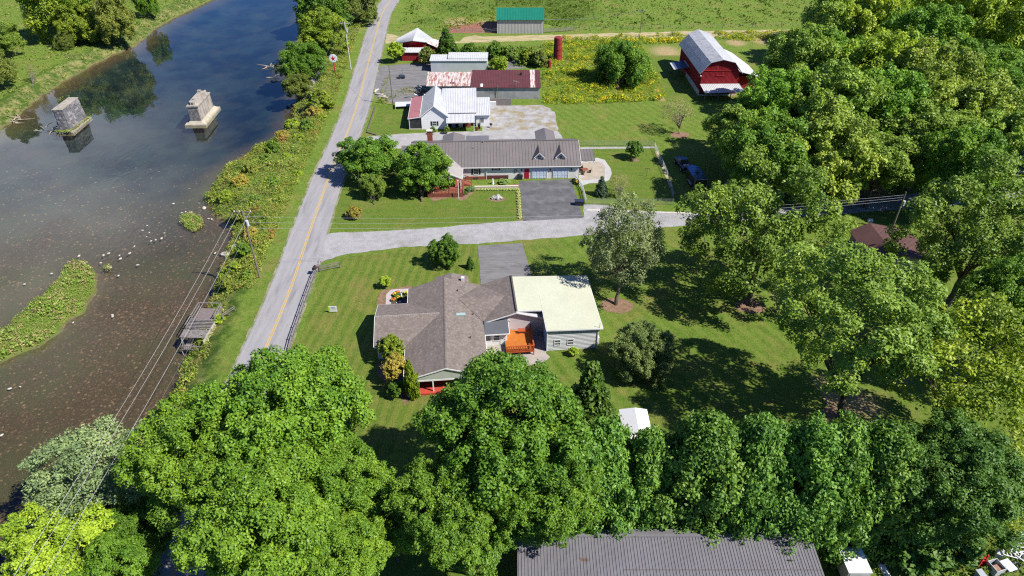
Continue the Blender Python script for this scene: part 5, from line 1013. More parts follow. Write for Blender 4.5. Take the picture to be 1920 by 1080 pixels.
tag(MB().box(-.4,.4,-.25,.25,0,.5).box(-.3,.3,-.15,.15,.5,.6).build('cooler', WHITE), 'small white box on the grass above the maroon roof', 'box').location = G(1631,416)
# --- grey metal roofed shed at the bottom edge
BS = thing('metal_roof_shed', 'wide shed with ribbed slate grey metal roof at the bottom edge', 'shed', (14.3, 26, 0))
box('wall', M('dark_brown_board',(.10,.07,.06),(.08,.06,.05),1,.9), BS, -13.4, 13.8, .5, 12.4, 0, 2.6)
x0 = -13.8; pw_ = .91; pan = None; q = MB()
q.slab([(0,0,2.72),(pw_-.012,0,2.72),(pw_-.012,12.75,4.0),(0,12.75,4.0)], .05)
for r in (.08,.38,.68): q.beam((r+.05,0,2.745),(r+.05,12.75,4.025),.055,.045)
pan = q.build('roof_panel', METS, BS); pan.location = (x0, 0, 0)
for i in range(1, 31):
    c = link(pan.copy()); c.parent = BS; c.location = (x0+i*pw_, -.0, 0)
roof('rear_roof', METS, BS, [[(-13.8,12.76,4.0),(14.4,12.76,4.0),(14.4,13.6,3.85),(-13.8,13.6,3.85)]], .05); beams('ridge_cap', METS, BS, [((-13.8,12.76,4.06),(14.4,12.76,4.06))], .3, .05)
beams('screw_line', M('dark_flashing',(0,0,0)), BS, [((-4,9.4,3.72),(14.4,9.4,3.72))], .03, .05)
# --- white things by the hedge
WT = thing('white_canopy', 'white peaked canopy showing above the evergreen hedge', 'canopy', (14.3, 54.2, .55))
MB().prism([(-1.6,-2.2,2.15),(1.5,-2.2,2.15),(1.5,2.2,2.15),(-1.6,2.2,2.15)], [(-1.5,-2.1,2.3),(-.05,-2.1,2.3),(-.05,2.1,2.3),(-1.5,2.1,2.3)]).build('valance', WHITE, WT)
roof('roof', M('canopy_white',(.68,.68,.68),(.64,.64,.64),.5,.6), WT, [[(-1.7,-2.4,2.3),(-1.7,2.2,2.3),(.0,1.7,3.1),(.0,-1.9,3.1)][::-1], [(1.6,-2.4,2.3),(1.6,2.2,2.3),(.003,1.7,3.1),(.003,-1.9,3.1)]], .05)
for x, y in ((-1.5,-2.1),(1.4,-2.1),(-1.5,2.0),(1.4,2.0)): MB().cyl(x,y,0,2.2,.04,6).build('leg', STEEL, WT)
WB = thing('white_box_body', 'white truck box body with leaves on its roof at the bottom edge', 'box body', (32.9, 37.4, 0)); box('body', M('grimy_white',(.5,.5,.48),(.36,.36,.34),1,.8), WB, -1.05,1.1,-1.35,1.3,.3,2.1); box('roof', WHITE, WB, -1.1,1.15,-1.4,1.35,2.1,2.2)
for x in (-.8,.8): box('bearer', BLACK, WB, x-.1,x+.1,-1.2,1.2,0,.3)
box('door', M('grimy_white',(0,0,0)), WB, -.9,.95,-1.39,-1.35,.4,2.0)
# scrap corner
def at(px, py, z=0): return G(px, py, z)
wheelie(at(1832,1086), 'grey ribbed trash cart in front of the red hand truck', M('cart_grey',(.32,.34,.36),(.26,.28,.3),1,.6), .2)
HT = thing('hand_truck', 'bright red hand truck standing in the scrap', 'hand truck', at(1838,1062), .2); beams('frame', M('bright_red',(.6,.02,.03),(.5,.02,.03),1,.5), HT, [((-.22,0,.1),(-.22,.1,1.5)),((.22,0,.1),(.22,.1,1.7)),((-.22,.05,.5),(.22,.05,.5)),((-.22,.07,.9),(.22,.07,.9)),((-.22,.1,1.3),(.22,.1,1.3))], .12); box('toe_plate', M('bright_red',(0,0,0)), HT, -.25,.25,-.3,0,.02,.06)
MC = thing('metal_bin', 'open topped pale metal bin next to the red hand truck', 'bin', at(1862,1070), .25)
q = MB(); q.box(-.55,-.5,-.6,.6,.1,1.0).box(.5,.55,-.6,.6,.1,1.0).box(-.5,.5,-.6,-.55,.1,1.0).box(-.5,.5,.55,.6,.1,1.0).box(-.5,.5,-.55,.55,.1,.15); q.build('body', M('pale_metal',(.5,.5,.5),(.38,.38,.38),2,.5), MC); box('contents', M('rust_scrap',(.22,.1,.06),(.3,.2,.15),6,.9), MC, -.49,.49,-.5,.2,.15,.7)
TL = thing('work_table', 'bluish white table between the metal bin and the pale frames', 'table', at(1885,1068), .3); box('tabletop', M('bluish_white',(.6,.64,.72),(.5,.55,.62),1,.5), TL, -.5,.5,-.6,.6,.75,.8)
for x, y in ((-.45,-.55),(.45,-.55),(-.45,.55),(.45,.55)): box('leg', STEEL, TL, x-.03,x+.03,y-.03,y+.03,0,.75)
TY = thing('old_tyre', 'dark tyre lying beneath the pale frames in the corner', 'tyre', at(1905,1062,.3)); MB().tube([(.35*math.cos(a*.4488), .35*math.sin(a*.4488), .12) for a in range(15)], [.14]*15, 8).build('rubber', BLACK, TY)
for i, (px, py, lab) in enumerate([(1908,1030,'tilted white ladder frame in the scrap corner, upper one'),(1912,1052,'white tubular frame at the very corner of the photo'),(1893,1046,'thin pale frame lying across the scrap')]):
    t = thing('scrap_ladder', lab, 'frame', at(px, py), i*.7); s = [((-.4,-1,.5),(-.4,1,.9)),((.4,-1,.5),(.4,1,.9))]+[((-.4,-1+.4*k,.5+.08*k),(.4,-1+.4*k,.5+.08*k)) for k in range(6)]
    beams('frame', WHITE, t, s, .07); beams('support', STEEL, t, [((-.4,.8,0),(-.4,.8,.85)),((.4,.8,0),(.4,.8,.85)),((.4,-.8,0),(.4,-.8,.55))], .06)
for i, (px, py, w_, h_, m_, lab) in enumerate([(1756,1000,.8,.5,WHITE,'white scrap panel under the trees right of the white box'),(1738,1003,.5,.6,BRICK,'rusty orange scrap piece under the trees'),(1747,1014,.4,.4,M('scrap_orange',(.6,.3,.08),(.5,.25,.08),1,.7),'orange tub under the trees'),(1872,1002,.9,.3,WHITE,'white sheet lying behind the drooping branches'),(1903,1005,.7,.5,M('sheet_white2',(.75,.76,.78),(.6,.6,.62),1,.6),'white sheet at the right edge above the frames'),(1870,1042,.5,.8,WHITE,'leaning white board above the metal bin'),(1660,1076,1.0,.2,WHITE,'white rubble at the bottom edge right of the white box')]):
    t = thing('scrap_piece', lab, 'scrap', at(px, py), i*.8); MB().prism([(-w_,-.3,.05),(w_,-.25,.05),(w_*.9,.35,.05),(-w_*.8,.3,.05)],[(-w_,-.2,h_),(w_*.8,-.2,h_*.8),(w_*.9,.3,h_),(-w_*.8,.3,h_*1.1)]).build('panel', m_, t); beams('strut', m_, t, [((-w_,0,h_),(w_*.6,.1,h_*1.4))], .08)

# --- poles and wires
def pole(px, py, h, lab, arm=2.6, arm_rot=0.0, m=WOODP, extras=True, name='utility_pole', r=.17, tilt=0.0, base=None):
    c = base or G(px, py); t = thing(name, lab, 'utility pole', (c.x, c.y, gh(c.x, c.y)), arm_rot); t.rotation_euler = (0, tilt, arm_rot); h -= t.location.z
    MB().tube([(0,0,-.3),(0,0,h)], [r, r*.6], 10).build('shaft', m, t)
    if arm:
        beams('crossarm', m, t, [((-arm/2,.12,h-.35),(arm/2,.12,h-.35))], .12, .14)
        for x in (-arm/2+.1, -arm/6, arm/2-.1): MB().cyl(x,.12,h-.28,h-.08,.06,8).build('insulator', WHITE, t)
        beams('brace', STEEL, t, [((-.7,.12,h-.38),(0,.1,h-1.0)),((.7,.12,h-.38),(0,.1,h-1.0))], .04)
    if extras: MB().cyl(.32,0,h-2.6,h-1.7,.22,12).build('transformer', M('transformer_grey',(.5,.52,.54),(.42,.44,.46),2,.5), t); beams('bracket', STEEL, t, [((0,0,h-1.9),(.25,0,h-1.9))], .08)
    return t, Vector((c.x, c.y, t.location.z+h))
P1, T1 = pole(487,520,12.0,'dark utility pole with crossarm and transformer on the bank by the lane junction')
PALE = M('pale_pole',(.50,.47,.42),(.42,.39,.35),3,.9)
P2_, T2 = pole(658,130,12.4,'pale utility pole with crossarm near the round star sign', m=PALE)
beams('street_lamp', STEEL, P2_, [((0,0,9.3),(1.1,0,9.5)),((1.0,0,9.45),(1.5,0,9.45))], .12)
P3, T3 = pole(737,197,9.7,'bare dark pole at the edge of the roadside parking lot', arm=0, extras=False, r=.13)
P4, T4 = pole(1672,430,7.3,'pole with transformer behind the maroon roofed house', arm=0, m=WOODP, tilt=.0)
P5, T5 = pole(1197,90,10.8,'slender pole in the weeds by the dirt track', arm=1.2, extras=False, r=.12)
P0, T0 = pole(0,0,12.0,'utility pole below the frame', base=Vector((-38.3,21,0)))
P6, T6 = pole(0,0,12.0,'utility pole beyond the frame', base=Vector((-38,262,0)))
WIRE = M('wire',(.16,.16,.16),(.12,.12,.12),2,.5,metal=.3); WIREP = M('pale_wire',(.40,.40,.40),(.33,.33,.33),2,.6)
def wire(a, b, sag, lab, r=.018, m=WIRE, n=16):
    mid = []
    for i in range(n+1):
        u = i/n; p = a.lerp(b, u); p.z -= sag*4*u*(1-u); mid.append(p-a)
    o = MB().tube(mid, [r]*(n+1), 5).build('overhead_wire', m); o.location = a; return tag(o, lab, 'wire', 'overhead wires')
for dx, nm in ((-1.2,'outermost river side'),(-.35,'second river side'),(1.2,'road side')):
    wire(T1+Vector((dx,.1,-.1)), T0+Vector((dx,.1,-.1)), 1.2, nm + ' wire running from the bank pole to the bottom of the photo', .017, WIREP)
    wire(T1+Vector((dx,.1,-.1)), T2+Vector((dx,.1,-.1)), 2.2, nm + ' wire between the two crossarm poles on the bank', .013)
    wire(T2+Vector((dx,.1,-.1)), T6+Vector((dx,.1,-.1)), 1.5, nm + ' wire beyond the pale pole', .013)
wire(T1+Vector((0,0,-3.4)), T0+Vector((0,0,-3.4)), 1.4, 'lowest thick cable from the bank pole to the bottom of the photo', .022)
wire(T1+Vector((0,0,-3.4)), T2+Vector((0,0,-3.4)), 2.0, 'lowest thick cable between the two crossarm poles', .018)
for dz, nm in ((-1.0,'highest'),(-2.0,'middle'),(-3.0,'lowest')):
    wire(T1+Vector((0,0,dz)), T4+Vector((0,0,dz*.45-.1)), 1.8, nm + ' wire crossing above the gravel lane', .014, WIREP, 24)
wire(T2+Vector((0,0,-1.6)), T3+Vector((0,0,-.3)), .8, 'wire crossing the road to the dark parking lot pole'); wire(T3+Vector((0,0,-.4)), Lw(H3,0,.2,5.5), .5, 'service wire from the dark pole to the white farmhouse gable'); wire(T3+Vector((0,0,-.6)), Lw(H3,2.9,12,4.6), .5, 'second service wire over the farmhouse roof')
wire(T2+Vector((0,0,-1.2)), Vector((-4,195,8.0)), 1.5, 'upper pale wire above the red roadside barn', .013, WIREP); wire(T2+Vector((0,0,-1.9)), Vector((-4,195,7.6)), 1.7, 'lower pale wire above the red roadside barn', .013, WIREP)
for k in range(3): wire(T5+Vector((-.4+.4*k,0,-.3)), Vector((9.8,217+k*1.0,4.6-.2*k)), .8, ['first','second','third'][k] + ' of the wires from the slender pole to the green roofed barn', .016, WIREP)
# --- round star sign
SG = thing('round_star_sign', 'tall round white sign with red star on a red post by the road', 'sign', (G(630,145).x, G(630,145).y, gh(*G(630,145).xy)), 0)
MB().tube([(0,0,0),(0,0,4.1)],[.16,.14],10).build('post', M('sign_red',(.40,.02,.025),(.33,.02,.02),1,.5), SG)
dsc = MB().tube([(0,-.14,5.0),(0,.14,5.0)],[1.0,1.0],32).build('sign_disc', M('sign_white',(.80,.80,.80),(.74,.74,.74),1,.5), SG); rim = MB().tube([(1.02*math.cos(a*.2094), 0, 5.0+1.02*math.sin(a*.2094)) for a in range(31)], [.09]*31, 6).build('rim', M('sign_grey',(.42,.43,.45),(.36,.36,.38),1,.5), SG)
pts = [((.74 if k % 2 == 0 else .29)*math.sin(k*math.pi/5), (.74 if k % 2 == 0 else .29)*math.cos(k*math.pi/5)) for k in range(10)]
for sgn in (-1, 1):
    q = MB(); q.add([(x,sgn*.150,5.0+z) for x,z in pts]+[(0,sgn*.19,5.0)], [(k,(k+1)%10,10) for k in range(10)]); q.build('star', M('star_red',(.55,.015,.02),(.5,.015,.02),1,.45), SG)
    q = MB(); q.box(-.07,.07,.0,.004,5.12,5.19).box(-.02,.02,.0,.004,4.96,5.12); o = q.build('letter_t', M('letter_green',(.01,.10,.04),(.01,.09,.04),1,.5), SG); o.location = (0, sgn*.20-.002, 0)
CB = [(596,150,'white concrete block highest on the bank below the star sign'),(591,160,'white concrete slab halfway down the bank'),(584,170,'white concrete slab lowest beside the water')]
for i, (px, py, lab) in enumerate(CB):
    c = G(px, py, -.8); z = gh(c.x, c.y); t = thing('concrete_rubble', lab, 'concrete', (c.x, c.y, z), .5+i*.4); box('slab', CONC, t, -.9,.9,-.5,.5,0,.8); box('slab', CONC, t, -.3,.7,.5,1.0,.0,1.4)
# --- mailboxes, yard sign
for i, (px, py, lab) in enumerate([(601,504,'white and grey mailbox on the corner post at the lane'),(592,514,'dark mailbox leaning over the road edge below the white one')]):
    t = thing('mailbox', lab, 'mailbox', G(px, py), -.1); box('post', WOODG, t, -.06,.06,-.06,.06,0,1.05); q = MB(); pr = [(-.26,1.05),(.26,1.05),(.26,1.3)]+[(.26*math.cos(k*math.pi/6), 1.3+.22*math.sin(k*math.pi/6)) for k in range(1,6)]+[(-.26,1.3)]
    q.prism([(x,-.42,z) for x,z in pr],[(x,.36,z) for x,z in pr]); q.build('box', M('mail_grey',(.22,.23,.25),(.18,.19,.2),1,.4) if i == 0 else BLACK, t); box('door', WHITE if i == 0 else BLACK, t, -.25,.25,-.46,-.42,1.07,1.4)
    box('flag', M('bright_red',(0,0,0)), t, .27,.3,-.1,.1,1.3,1.5)
YS = thing('yard_sign', 'small white real estate sign with lime edge on the striped lawn', 'sign', G(625,586), .05)
bd = box('board', WHITE, YS, -.62,.62,-.03,.03,.15,1.15); box('lime_panel', M('lime_print',(.35,.55,.03),(.32,.5,.03),1,.6), YS, -.62,-.42,-.036,-.03,.15,1.15); box('print_block', M('print_grey',(.35,.38,.40),(.3,.33,.35),1,.6), YS, -.2,.4,-.035,-.03,.75,.95); box('print_line', M('print_grey',(0,0,0)), YS, -.3,.5,-.035,-.03,.5,.55); box('photo_print', M('print_green',(.2,.3,.2),(.3,.35,.3),6,.6), YS, -.15,.35,-.0352,-.03,.98,1.10)
for x in (-.55,.55): box('stake', STEEL, YS, x-.02,x+.02,.03,.06,0,1.2)
# --- truck and trailer
NV = M('navy_truck',(.010,.022,.075),(.012,.026,.085),1,.12,metal=.3,spec=.8); TRM = M('black_trailer',(.012,.013,.016),(.016,.017,.02),1,.3,spec=.6)
TK = thing('pickup_truck', 'dark blue pickup truck parked under the trees in front of the trailer', 'pickup truck', (34.5,125.6,0), R_(8))
sec = [(-1.0,.45),(1.0,.45),(1.02,.95),(.95,1.1),(-.95,1.1),(-1.02,.95)]
MB().prism([(x,-2.7,z) for x,z in sec],[(x*.96,2.9,z*.98) for x,z in sec]).build('body', NV, TK)
MB().prism([(-.9,-.6,1.1),(.9,-.6,1.1),(.92,1.5,1.1),(-.92,1.5,1.1)],[(-.72,-.35,1.85),(.72,-.35,1.85),(.70,.75,1.83),(-.70,.75,1.83)]).build('cab', GLASS, TK); MB().slab([(-.74,-.38,1.9),(.74,-.38,1.9),(.72,.78,1.88),(-.72,.78,1.88)],.06).build('cab_roof', NV, TK)
box('bed_liner', BLACK, TK, -.8,.8,-2.6,-.7,1.06,1.11); box('bed_side', NV, TK, -.98,-.82,-2.68,-.65,1.1,1.28); box('bed_side', NV, TK, .82,.98,-2.68,-.65,1.1,1.28); box('tailgate', NV, TK, -.82,.82,-2.72,-.66+-1.96,1.1,1.26)
for x in (-.98,.98):
    for y in (-1.7,1.9): w_ = MB().tube([(x-.13,y,.38),(x+.13,y,.38)],[.38,.38],16).build('wheel', BLACK, TK); MB().tube([(x-.14,y,.38),(x+.14,y,.38)],[.2,.2],12).build('rim', STEEL, w_)
for x in (-.9,.7): box('tail_light', M('tail_red',(.4,.01,.01),(.35,.01,.01),1,.3), TK, x,x+.2,-2.76,-2.7,.8,1.05)
box('bumper', STEEL, TK, -.95,.95,-2.85,-2.71,.45,.62)
for px, lab in ((-.35,'pale bag lying in the pickup bed, left'),(.3,'pale box lying in the pickup bed, right')):
    tag(MB().box(-.25,.25,-.3,.3,0,.3).box(-.15,.15,-.2,.2,.3,.38).build('load', M('pale_load',(.5,.42,.36),(.4,.34,.3),3,.8)), lab, 'cargo').location = Lw(TK, px, -1.8, 1.12)
TLR = thing('enclosed_trailer', 'black enclosed cargo trailer with shiny roof tinted by painted sky reflection behind the pickup', 'trailer', (35.4,118.4,0), R_(5))
MB().prism([(-1.2,-2.9,.5),(1.2,-2.9,.5),(1.2,2.3,.5),(0,3.3,.5),(-1.2,2.3,.5)],[(-1.2,-2.9,2.45),(1.2,-2.9,2.45),(1.2,2.3,2.45),(0,3.3,2.45),(-1.2,2.3,2.45)]).build('body', TRM, TLR)
TRF = M('trailer_roof_sky_tint',(.10,.17,.30),(.13,.21,.35),.8,.12,metal=.75,spec=.8)  # sky reflection painted into the dark glossy roof as a blue base colour
MB().slab([(-1.22,-2.92,2.5),(1.22,-2.92,2.5),(1.22,2.3,2.5),(0,3.35,2.5),(-1.22,2.3,2.5)],.05).build('roof', TRF, TLR)
for y in (-2,-1,0,1,2): beams('roof_bow', TRF, TLR, [((-1.15,y,2.51),(1.15,y,2.51))], .08, .04)
box('roof_vent', BLACK, TLR, -.25,.25,-.2,.25,2.5,2.62); beams('corner_trim', STEEL, TLR, [((-1.2,-2.92,.5),(-1.2,-2.92,2.45)),((1.2,-2.92,.5),(1.2,-2.92,2.45)),((-1.2,-2.93,.5),(1.2,-2.93,.5)),((-1.2,-2.93,2.45),(1.2,-2.93,2.45))], .07)
box('rear_door', TRM, TLR, -1.1,1.1,-2.95,-2.9,.6,2.38); box('fender', STEEL, TLR, -1.35,-1.2,-1.3,.8,.55,.75); beams('tongue', BLACK, TLR, [((0,3.3,.5),(0,4.4,.5))], .12)
for x in (-1.15,1.15):
    for y in (-.75,.2): MB().tube([(x-.12,y,.35),(x+.12,y,.35)],[.35,.35],14).build('wheel', BLACK, TLR)
FT = thing('bird_feeder', 'dark forked feeder pole in the fenced lawn', 'feeder', G(1212,331)); MB().cyl(0,0,0,1.8,.03,6).build('pole', BLACK, FT); beams('arms', BLACK, FT, [((-.4,0,1.7),(.4,0,1.7)),((-.4,0,1.4),(-.4,0,1.7)),((.4,0,1.4),(.4,0,1.7))], .05)
# --- bridge piers in the river
def pier_frame(lab, c, yaw): return thing('bridge_pier', lab, 'bridge pier', (c[0], c[1], WZ-.6), yaw)
PL = pier_frame('old dark stone block bridge pier in the river with grass on its footing', (-103.2,152.3), R_(2))
STN = [M('pier_stone_a',(.22,.21,.215),(.12,.115,.12),2,.95,bmp=.6), M('pier_stone_b',(.31,.295,.29),(.2,.19,.19),2,.95,bmp=.6), M('pier_stone_c',(.18,.175,.185),(.12,.12,.13),2,.95,bmp=.6)]
box('core', STN[2], PL, -.95,.95,-3.6,3.6,.6,5.7); rs = random.Random(3)
def stone(p, m_, x0,x1,y0,y1,z0,z1):
    j = lambda: rs.uniform(-.035,.035)
    vs = [(x+j(), y+j(), z+j()*.5) for z in (z0+.015, z1-.015) for x, y in ((x0,y0),(x1,y0),(x1,y1),(x0,y1))]
    return MB().add(vs, [(0,3,2,1),(4,5,6,7),(0,1,5,4),(1,2,6,5),(2,3,7,6),(3,0,4,7)]).build('stone', m_, p)
for k in range(10):
    z0 = .7+k*.5; bt_ = (9-k)*.022; n = 8; off = .25*(k % 2)
    for s in (-1, 1):
        y = -3.75-bt_
        while y < 3.7+bt_:
            ln = rs.uniform(.7,1.25); y2 = min(y+ln, 3.75+bt_); xx = sorted((s*.9, s*(1.15+bt_+rs.uniform(-.1,.09)))); stone(PL, STN[rs.randrange(3)], xx[0], xx[1], y+.02, y2-.02, z0, z0+.5); y = y2
        for q_ in range(3):
            yy = sorted((s*3.6, s*(3.85+bt_+rs.uniform(-.05,.05)))); stone(PL, STN[rs.randrange(3)], -.88+q_*.6, -.32+q_*.6, yy[0], yy[1], z0, z0+.5)
MB().slab([(-1.2,-3.9,5.85),(1.2,-3.9,5.85),(1.15,3.9,5.85),(-1.15,3.9,5.85)],.15).build('cap', M('pier_cap',(.34,.31,.26),(.22,.20,.16),1.5,.95), PL)
MB().prism([(-1.75,-4.9,0),(2.25,-4.9,0),(2.2,4.5,0),(-1.6,4.6,0)],[(-1.65,-4.8,.75),(2.15,-4.8,.8),(2.1,4.4,.78),(-1.5,4.4,.72)]).build('footing', M('pier_cap',(0,0,0)), PL)
growth('pier_grass', [Vector((-103.2+x,152.3+y)) for x, y in ((-1.8,-5),(2.0,-5),(2.0,4.6),(1.35,4.4),(1.3,-4.0),(-1.5,-4.0))], 30, .13, 'isle', 31, 'grass growing on the footing of the stone pier', 'grass', leaves=9, hgt=.6, zfix=WZ+.18)
growth('waterweed', P2([(98,210),(110,184),(130,178),(136,186),(118,190),(104,205)], WZ), 4, .15, 'isle', 32, 'weeds in the shallows behind the stone pier', 'weeds', leaves=8, hgt=.5, zfix=WZ)
PR = pier_frame('pale concrete bridge pier with stepped cap standing in the deep water', (-74.6,157.4), R_(2.5))
PC = M('pier_concrete',(.36,.325,.28),(.26,.23,.20),1.0,.95,bmp=.4,c3=(.15,.135,.115),s3=.9,lo3=.48,hi3=.75,stretch=(1,1,.5)); PD = M('pier_stained',(.07,.07,.08),(.22,.21,.20),2.2,.95,bmp=.4)
q = MB(); q.prism([(-1.35,-4.7,.6),(1.35,-4.7,.6),(1.35,4.7,.6),(-1.35,4.7,.6)],[(-1.12,-4.4,4.7),(1.12,-4.4,4.7),(1.12,4.4,4.7),(-1.12,4.4,4.7)]); q.build('shaft', PC, PR)
q = MB(); q.prism([(-1.2,-4.73,1.0),(1.2,-4.73,1.0),(1.2,-4.6,1.0),(-1.2,-4.6,1.0)],[(-1.0,-4.46,4.4),(1.0,-4.46,4.4),(1.0,-4.3,4.4),(-1.0,-4.3,4.4)]); q.build('stained_face', PD, PR)
for y in (-4.2,-1.45,1.45,4.2): q = MB(); q.prism([(1.3,y-.16,1.0),(1.42,y-.16,1.0),(1.42,y+.16,1.0),(1.3,y+.16,1.0)],[(1.1,y-.16,4.5),(1.22,y-.16,4.5),(1.22,y+.16,4.5),(1.1,y+.16,4.5)]); q.build('pilaster', PC, PR)
MB().slab([(-1.35,-4.6,4.95),(1.35,-4.6,4.95),(1.35,4.6,4.95),(-1.35,4.6,4.95)],.28).build('cap', PC, PR)
q = MB(); oc = lambda w_, l_, z: [(-w_,-l_+.5,z),(-w_+.4,-l_,z),(w_-.4,-l_,z),(w_,-l_+.5,z),(w_,l_-.5,z),(w_-.4,l_,z),(-w_+.4,l_,z),(-w_,l_-.5,z)]; q.prism(oc(1.05,4.0,4.95), oc(.95,3.8,5.6)); q.build('upper_cap', PC, PR)
q = MB(); q.prism([(.5,-3.6,5.6),(.95,-3.6,5.6),(.95,3.6,5.6),(.5,3.6,5.6)],[(.62,-3.4,5.9),(.9,-3.4,5.9),(.9,3.4,5.9),(.62,3.4,5.9)]); q.build('cap_ledge', PC, PR)
MB().cyl(-.35,-2.2,5.6,5.72,.36,14).build('ring', PC, PR); MB().cyl(-.35,-2.2,5.72,5.74,.22,12).build('socket', BLACK, PR); box('bearing_block', PC, PR, -.9,-.2,2.6,3.3,5.6,6.05); 
for x in (-.75,-.2): box('notch', BLACK, PR, x,x+.28,-3.98,-3.9,5.1,5.45)
q = MB(); q.prism([(-2.5,-5.7,0),(2.5,-5.7,0),(2.5,5.7,0),(-2.5,5.7,0)],[(-2.4,-5.6,.85),(2.4,-5.6,.85),(2.4,5.6,.85),(-2.4,5.6,.85)]); q.prism([(-2.1,-5.3,.85),(2.1,-5.3,.85),(2.1,5.3,.85),(-2.1,5.3,.85)],[(-1.4,-4.8,1.4),(1.4,-4.8,1.4),(1.4,4.8,1.4),(-1.4,4.8,1.4)]); q.build('footing', M('footing_concrete',(.40,.36,.29),(.27,.25,.18),1,.95), PR)
# --- fishing platform
DP = thing('river_platform', 'weathered two level wooden river platform with railings over the bank', 'platform', (-44.4, 76.0, -.15), R_(-2)); DP.scale = (.88, .92, .92)
for i in range(15): box('deck_board', M('brown_grey_boards',(.20,.165,.155),(.15,.12,.115),2,.9), DP, -1.9, 1.9, .6+i*.2, .6+i*.2+.17, .16, .2)
for i in range(7): MB().beam((-2.0,.45-i*.33,.45-i*.02),(1.9,.45-i*.33,.45-i*.02),.16,.05).build('slat', WOODG, DP)
for i in range(9): box('roof_board', WOODG, DP, -2.15,1.9, -1.95-i*.19-.17, -1.95-i*.19, .36-.02*i, .4-.02*i)
for x in (-1.9,1.85):
    for y in (3.6,.55,-2.0,-3.6): box('post', WOODG, DP, x-.06,x+.06,y-.06,y+.06,-3.0,(1.3 if y > 0 else .35))
beams('rail', WOODG, DP, [((-1.95,3.65,1.25),(1.85,3.65,1.25)),((-1.95,3.65,1.25),(-1.95,-1.6,1.0)),((-1.95,3.65,.7),(-1.95,-1.6,.55)),((1.85,3.65,1.25),(1.85,.5,1.25)),((1.85,3.65,.75),(1.85,.5,.75))], .14, .06)
beams('beam', WOODP, DP, [((-1.9,-3.65,.2),(-1.9,3.7,.1)),((1.85,-3.65,.2),(1.85,3.7,.1)),((-1.9,-4.6,-1.55),(1.85,-4.6,-1.55))], .12, .2)
for i in range(14): box('floor_board', WOODG, DP, -1.8,1.8,-4.7+i*.2,-4.53+i*.2,-1.5,-1.46)
beams('rail', WOODG, DP, [((-1.8,-4.7,-.6),(1.8,-4.7,-.6)),((-1.8,-4.7,-1.3),(1.8,-4.7,-1.3))], .1, .07)
for i in range(11): box('baluster', WOODG, DP, -1.75+i*.33,-1.65+i*.33,-4.73,-4.68,-1.3,-.6)
beams('brace', WOODG, DP, [((-1.9,-3.6,.1),(-1.5,-4.7,-1.4)),((-1.9,-4.6,-1.4),(-1.5,-5.0,-2.6))], .1)
box('side_wall', M('pale_ply',(.40,.37,.34),(.32,.29,.27),1.5,.9), DP, 1.9,1.96,-4.4,.2,-1.4,.25)
rp = fence('rope_rail', 'rough wooden hand rail leading from the road to the river platform', [G(418,598),G(441,583)], 1.2, (.5,.8), WOODG, .9)

# --- driftwood, river stones
for cx, cy, n, lab, sc_ in [(515,126,14,'tangle of pale driftwood beside the bank above the deep water',1.0),(18,226,16,'large driftwood tangle on the far bank at the left edge',1.3),(85,243,7,'few bare branches in the water left of the stone pier',1.0),(557,112,7,'short driftwood heap against the right bank',.8),(515,150,5,'sunken branches below the driftwood tangle',.8)]:
    c = G(cx, cy, WZ); t = thing('driftwood', lab, 'driftwood', (c.x, c.y, WZ))
    for i in range(n):
        a = RD.uniform(0, 6.28); ln = RD.uniform(1.5,4)*sc_; s0 = Vector((RD.uniform(-2.2,2.2)*sc_, RD.uniform(-1.4,1.4)*sc_, RD.uniform(0,.5))); e = s0+Vector((math.cos(a)*ln, math.sin(a)*ln*.6, RD.uniform(-.3,.7)))
        MB().tube([s0, s0.lerp(e,.5)+Vector((0,0,RD.uniform(-.1,.3))), e], [.13,.09,.03], 6).build('branch', M('dead_wood2',(.40,.33,.25),(.27,.22,.16),2,.9), t)
PALEROCK = M('river_rock',(.50,.46,.41),(.36,.32,.28),1.5,.9,bmp=.4)
rocks = [(383,390),(341,399),(348,397),(358,398),(337,416),(391,410),(397,411),(276,423),(267,432),(280,436),(275,444),(292,450),(308,437),(303,447),(252,462),(243,475),(204,475),(194,479),(224,479),(226,485),(189,493),(199,500),(208,501),(258,497),(222,517),(148,480),(142,493),(158,494),(97,513),(211,591),(137,605),(211,594),(18,729),(38,725),(373,381),(325,382),(283,452),(46,533),(403,475),(3,816)]
rmesh = [MB().ell((0,0,0),(1,.75,.5),8,5,.16,random.Random(i)).build('river_stone', PALEROCK) for i in range(3)]
rm = [o.data for o in rmesh]; [bpy.data.objects.remove(o) for o in rmesh]
for i, (px, py) in enumerate(rocks):
    c = G(px, py, WZ); s = RD.uniform(.12,.26)*(2.2 if i in (0,) else 1); o = link(bpy.data.objects.new('river_stone', rm[i % 3])); o.location = (c.x, c.y, WZ+.02); o.scale = (s*1.3, s, s*.9); o.rotation_euler = (0,0,RD.uniform(0,3)); tag(o, 'pale stone breaking the surface of the shallow river', 'stone', 'pale stones scattered in the river shallows')
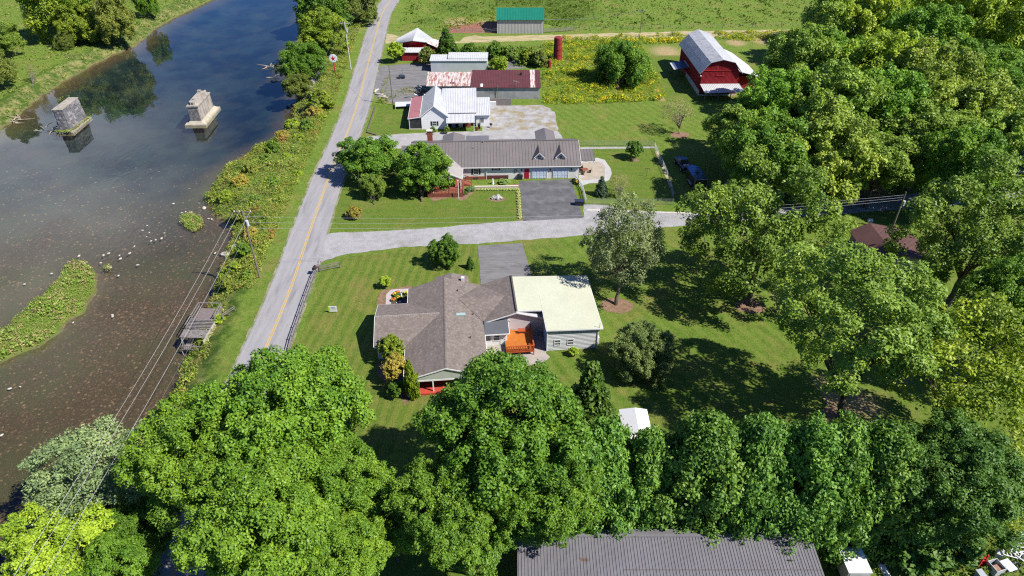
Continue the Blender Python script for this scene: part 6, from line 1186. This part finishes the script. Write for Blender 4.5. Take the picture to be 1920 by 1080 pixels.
c = G(428,475,WZ+.3); o = link(bpy.data.objects.new('boulder', rm[0])); o.location = (c.x,c.y,WZ+.2); o.scale = (1.5,.9,.9); tag(o, 'large tan boulder at the foot of the right bank', 'boulder')
c = G(442,463,WZ+.9); o = link(bpy.data.objects.new('boulder', rm[1])); o.location = (c.x,c.y,WZ+.9); o.scale = (1.0,.8,.9); tag(o, 'reddish rounded boulder just above the large tan one', 'boulder')
# submerged cobbles of the shallows
def cobbles():
    rng = np.random.default_rng(4); n = 34000; x = rng.uniform(-118,-36,n); y = rng.uniform(28,140,n); z, d, di, _, _ = height(x, y); k = (d < -.3) & (di > .2) & (rng.random(n) < np.clip((140-y)/55, 0, 1)*(.45+.55*(np.sin(x*.21+y*.13)*np.sin(y*.17-x*.05) > -.25))); x, y, z = x[k], y[k], z[k]; n = len(x)
    s = .08+.24*rng.random(n)**3; a = rng.uniform(0, 6.28, n); base = np.array([[1,0,0],[.4,.8,0],[-.6,.7,0],[-1,-.1,0],[-.3,-.8,0],[.7,-.6,0],[.35,.25,.55],[-.3,-.05,.6]])
    V_ = base[None]*s[:,None,None]*(1+rng.uniform(-.15,.15,(n,8,3))); ca, sa = np.cos(a)[:,None], np.sin(a)[:,None]
    X_ = V_[...,0]*ca-V_[...,1]*sa+x[:,None]; Y_ = V_[...,0]*sa+V_[...,1]*ca+y[:,None]; Z_ = V_[...,2]*.7+z[:,None]-.03
    f = np.array([[0,1,6,5],[1,2,7,6],[2,3,4,7],[4,5,6,7]]); F_ = (f[None]+8*np.arange(n)[:,None,None]).reshape(-1,4)
    var = np.repeat(rng.random(n), 4)
    m, t, b, g, o = mat_base('cobble'); at = N(t, 'ShaderNodeAttribute', attribute_name='var'); t.links.new(mixc(t, at.outputs['Fac'], (.10,.075,.042), (.255,.165,.11)), b.inputs['Base Color']); b.inputs['Roughness'].default_value = .9
    o = kind(link(bpy.data.objects.new('river_cobbles', np_mesh('river_cobbles', np.stack([X_,Y_,Z_],-1).reshape(-1,3), F_, m, {'var': ('FACE', var)}))), 'stuff'); o['label'] = 'brown cobbles covering the bed of the shallow river'; o['category'] = 'cobbles'
cobbles()
